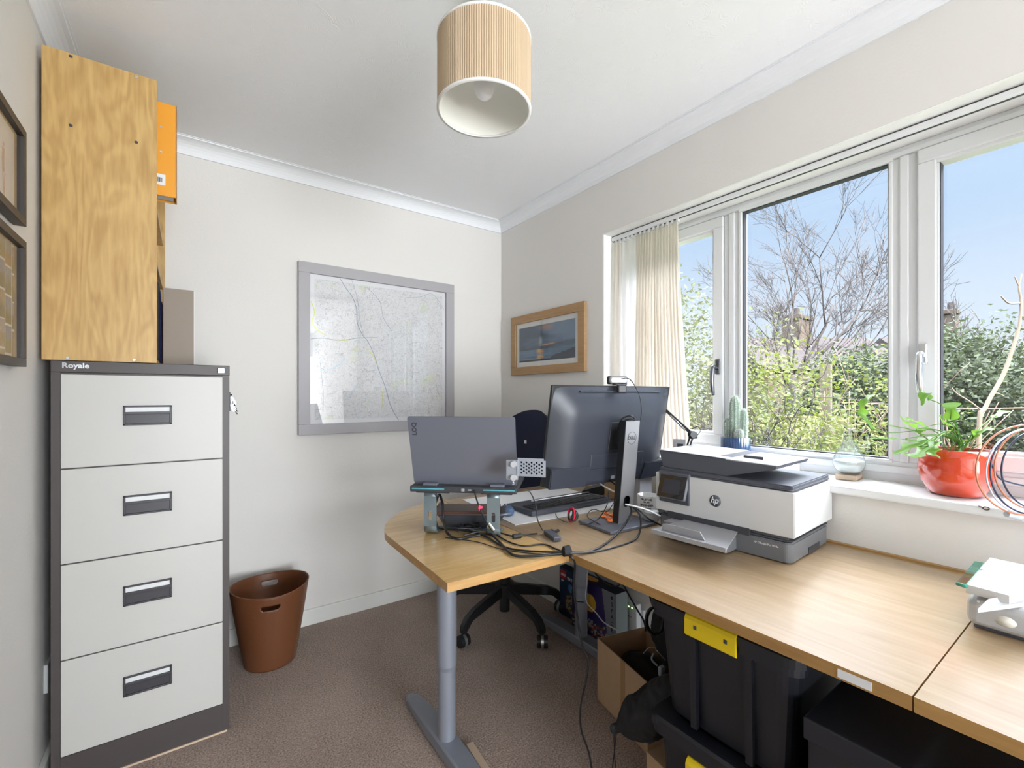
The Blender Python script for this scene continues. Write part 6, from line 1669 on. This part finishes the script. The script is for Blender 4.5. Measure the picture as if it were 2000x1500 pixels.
# sapling close to the window
sp_ = thing('sapling', 'thin pruned sapling standing outside the right window', 'tree', tuple(pt(1912, 3.0, GZ)))
L = sub(sp_); b = B(); q = lambda px, py: L(at_t(px, py, 3.0))
b.tube([(0, 0, 0), q(1912, 850), q(1925, 795), q(1958, 735), q(1975, 690), q(1990, 640), q(1994, 590), q(1990, 560), q(1996, 535)], [.014, .013, .012, .009, .007, .004], seg=10)
b.tube([q(1991, 592), q(1970, 592), q(1955, 578)], [.007, .004], seg=8); b.tube([q(1993, 565), q(1986, 550), q(1982, 540)], [.005, .003], seg=6); b.tube([q(1938, 770), q(1948, 768), q(1962, 774)], [.005, .003], seg=6)
b.tube([q(1915, 800), q(1895, 785), q(1868, 768), q(1860, 758)], [.006, .004], seg=6); b.obj('stem', 'bark_pale', sp_)
# post and wires
po = thing('fence_post', 'weathered square wooden post standing among the garden bushes', 'post', tuple(pt(1613, 4.35, GZ)))
ztop = at_t(1613, 712, 4.35).z
b = B(); b.box(-.045, .045, -.045, .045, 0, ztop - GZ, bev=.004, mtx=Matrix.Rotation(.2, 4, 'Z')); b.obj('post_shaft', 'post_wood', po)
b = B(); w0, w1 = at_t(1613, 800, 4.35), at_t(2080, 795, 3.6); b.tube([w0, (w0 + w1) / 2 + Vector((0, 0, -.01)), w1], .006, seg=6); o = b.obj('support_wire', 'bark_pale'); tag(o, 'pale horizontal training wire stretched from the wooden post', 'wire')
b = B(); w0, w1 = at_t(1640, 786, 4.4), at_t(1748, 790, 4.2); b.tube([w0, w1], .005, seg=6, raw=True); o = b.obj('garden_cane', 'bark_pale'); tag(o, 'short pale garden cane tied just above the training wire', 'cane')
for k, px in enumerate((1650, 1690, 1722, 1895)):
    b = B(); rnd = random.Random(50 + k); p0 = pt(px, 3.3 if px > 1800 else 3.8, GZ)
    branch_set(b, p0, Vector((rnd.uniform(-.1, .1), rnd.uniform(-.1, .1), 1)), 1.0, .010, 2, rnd, .35, None, .08, (3, 4), .1, .003)
    o = b.obj('bare_shrub', 'bark_pale'); o['group'] = 'thin bare shrubs in the garden'; tag(o, ['leftmost thin bare pale shrub right of the wooden post', 'thin bare pale shrub in the middle window, second from the post', 'thin bare pale shrub nearest the right mullion of middle window', 'thin bare pale shrub in front of the dark hedge in right window'][k], 'shrub')
# picket fence beyond the bushes
fn = thing('picket_fence', 'pale wooden garden fence behind the left bushes', 'fence', tuple(pt(1440, 6.0, GZ)))
L = sub(fn); a0, a1 = pt(1290, 6.4, GZ), pt(1640, 5.6, GZ); dd = (a1 - a0); nn_ = 34
for k in range(nn_):
    p = a0 + dd * (k / (nn_ - 1)); b = B(); m4 = Matrix.Translation(L(p)) @ Matrix.Rotation(math.atan2(dd.y, dd.x), 4, 'Z')
    b.box(-.045, .045, -.009, .009, 0, 1.30, mtx=m4); b.obj('picket', 'fence_wood', fn)
b = B(); m4 = Matrix.Translation(L(a0)) @ Matrix.Rotation(math.atan2(dd.y, dd.x), 4, 'Z')
for z in (.3, 1.0): b.box(0, dd.length, .009, .03, z, z + .07, mtx=m4)
b.obj('rail', 'fence_wood', fn)
# neighbouring houses
def house(name, label, px0, px1, t, zt_e, zt_r, chim, depth=5.0, rot=0.0):
    a, c = pt(px0, t, GZ), pt(px1, t * (1 + rot), GZ); h = thing(name, label, 'house', tuple((a + c) / 2))
    d = (c - a); ln = d.length; m4 = Matrix.Rotation(math.atan2(d.y, d.x), 4, 'Z')
    b = B(); b.box(-ln / 2, ln / 2, 0, depth, 0, zt_e - GZ, mtx=m4); b.obj('house_wall', 'stone', h)
    b = B(); e = zt_e - GZ; r = zt_r - GZ
    b.add([(-ln / 2 - .15, -.2, e), (ln / 2 + .15, -.2, e), (ln / 2 + .15, depth / 2, r), (-ln / 2 - .15, depth / 2, r), (-ln / 2 - .15, depth + .2, e), (ln / 2 + .15, depth + .2, e)], [(0, 1, 2, 3), (3, 2, 5, 4), (0, 3, 4), (1, 5, 2), (0, 4, 5, 1)], mtx=m4); b.obj('roof', 'slate', h)
    for (px, w_, z0, z1) in chim:
        p = pt(px, t + depth / 2 * .8, 0) - h.location; b = B(); p.z = 0
        b.box(p.x - w_, p.x + w_, p.y - w_ * .6, p.y + w_ * .6, z0 - GZ, z1 - GZ, bev=.02).box(p.x - w_ - .06, p.x + w_ + .06, p.y - w_ * .6 - .06, p.y + w_ * .6 + .06, z1 - GZ - .18, z1 - GZ - .05)
        ch_o = b.obj('chimney', 'stone', h)
        b = B()
        b.cyl((p.x, p.y, z1 - GZ), (p.x, p.y, z1 - GZ + .3), .12, .10, seg=12); b.obj('chimney_pot', 'slate', ch_o)
house('stone_house', 'dark roofed stone house with chimney behind the bare tree', 1500, 1790, 16, 2.1, 3.55, [(1556, .55, 2.6, 4.35)])
house('stone_cottage', 'grey stone gable with chimney visible in the right window', 1810, 1895, 17, 2.2, 3.6, [(1857, .30, 2.6, 4.7)], 4.0)
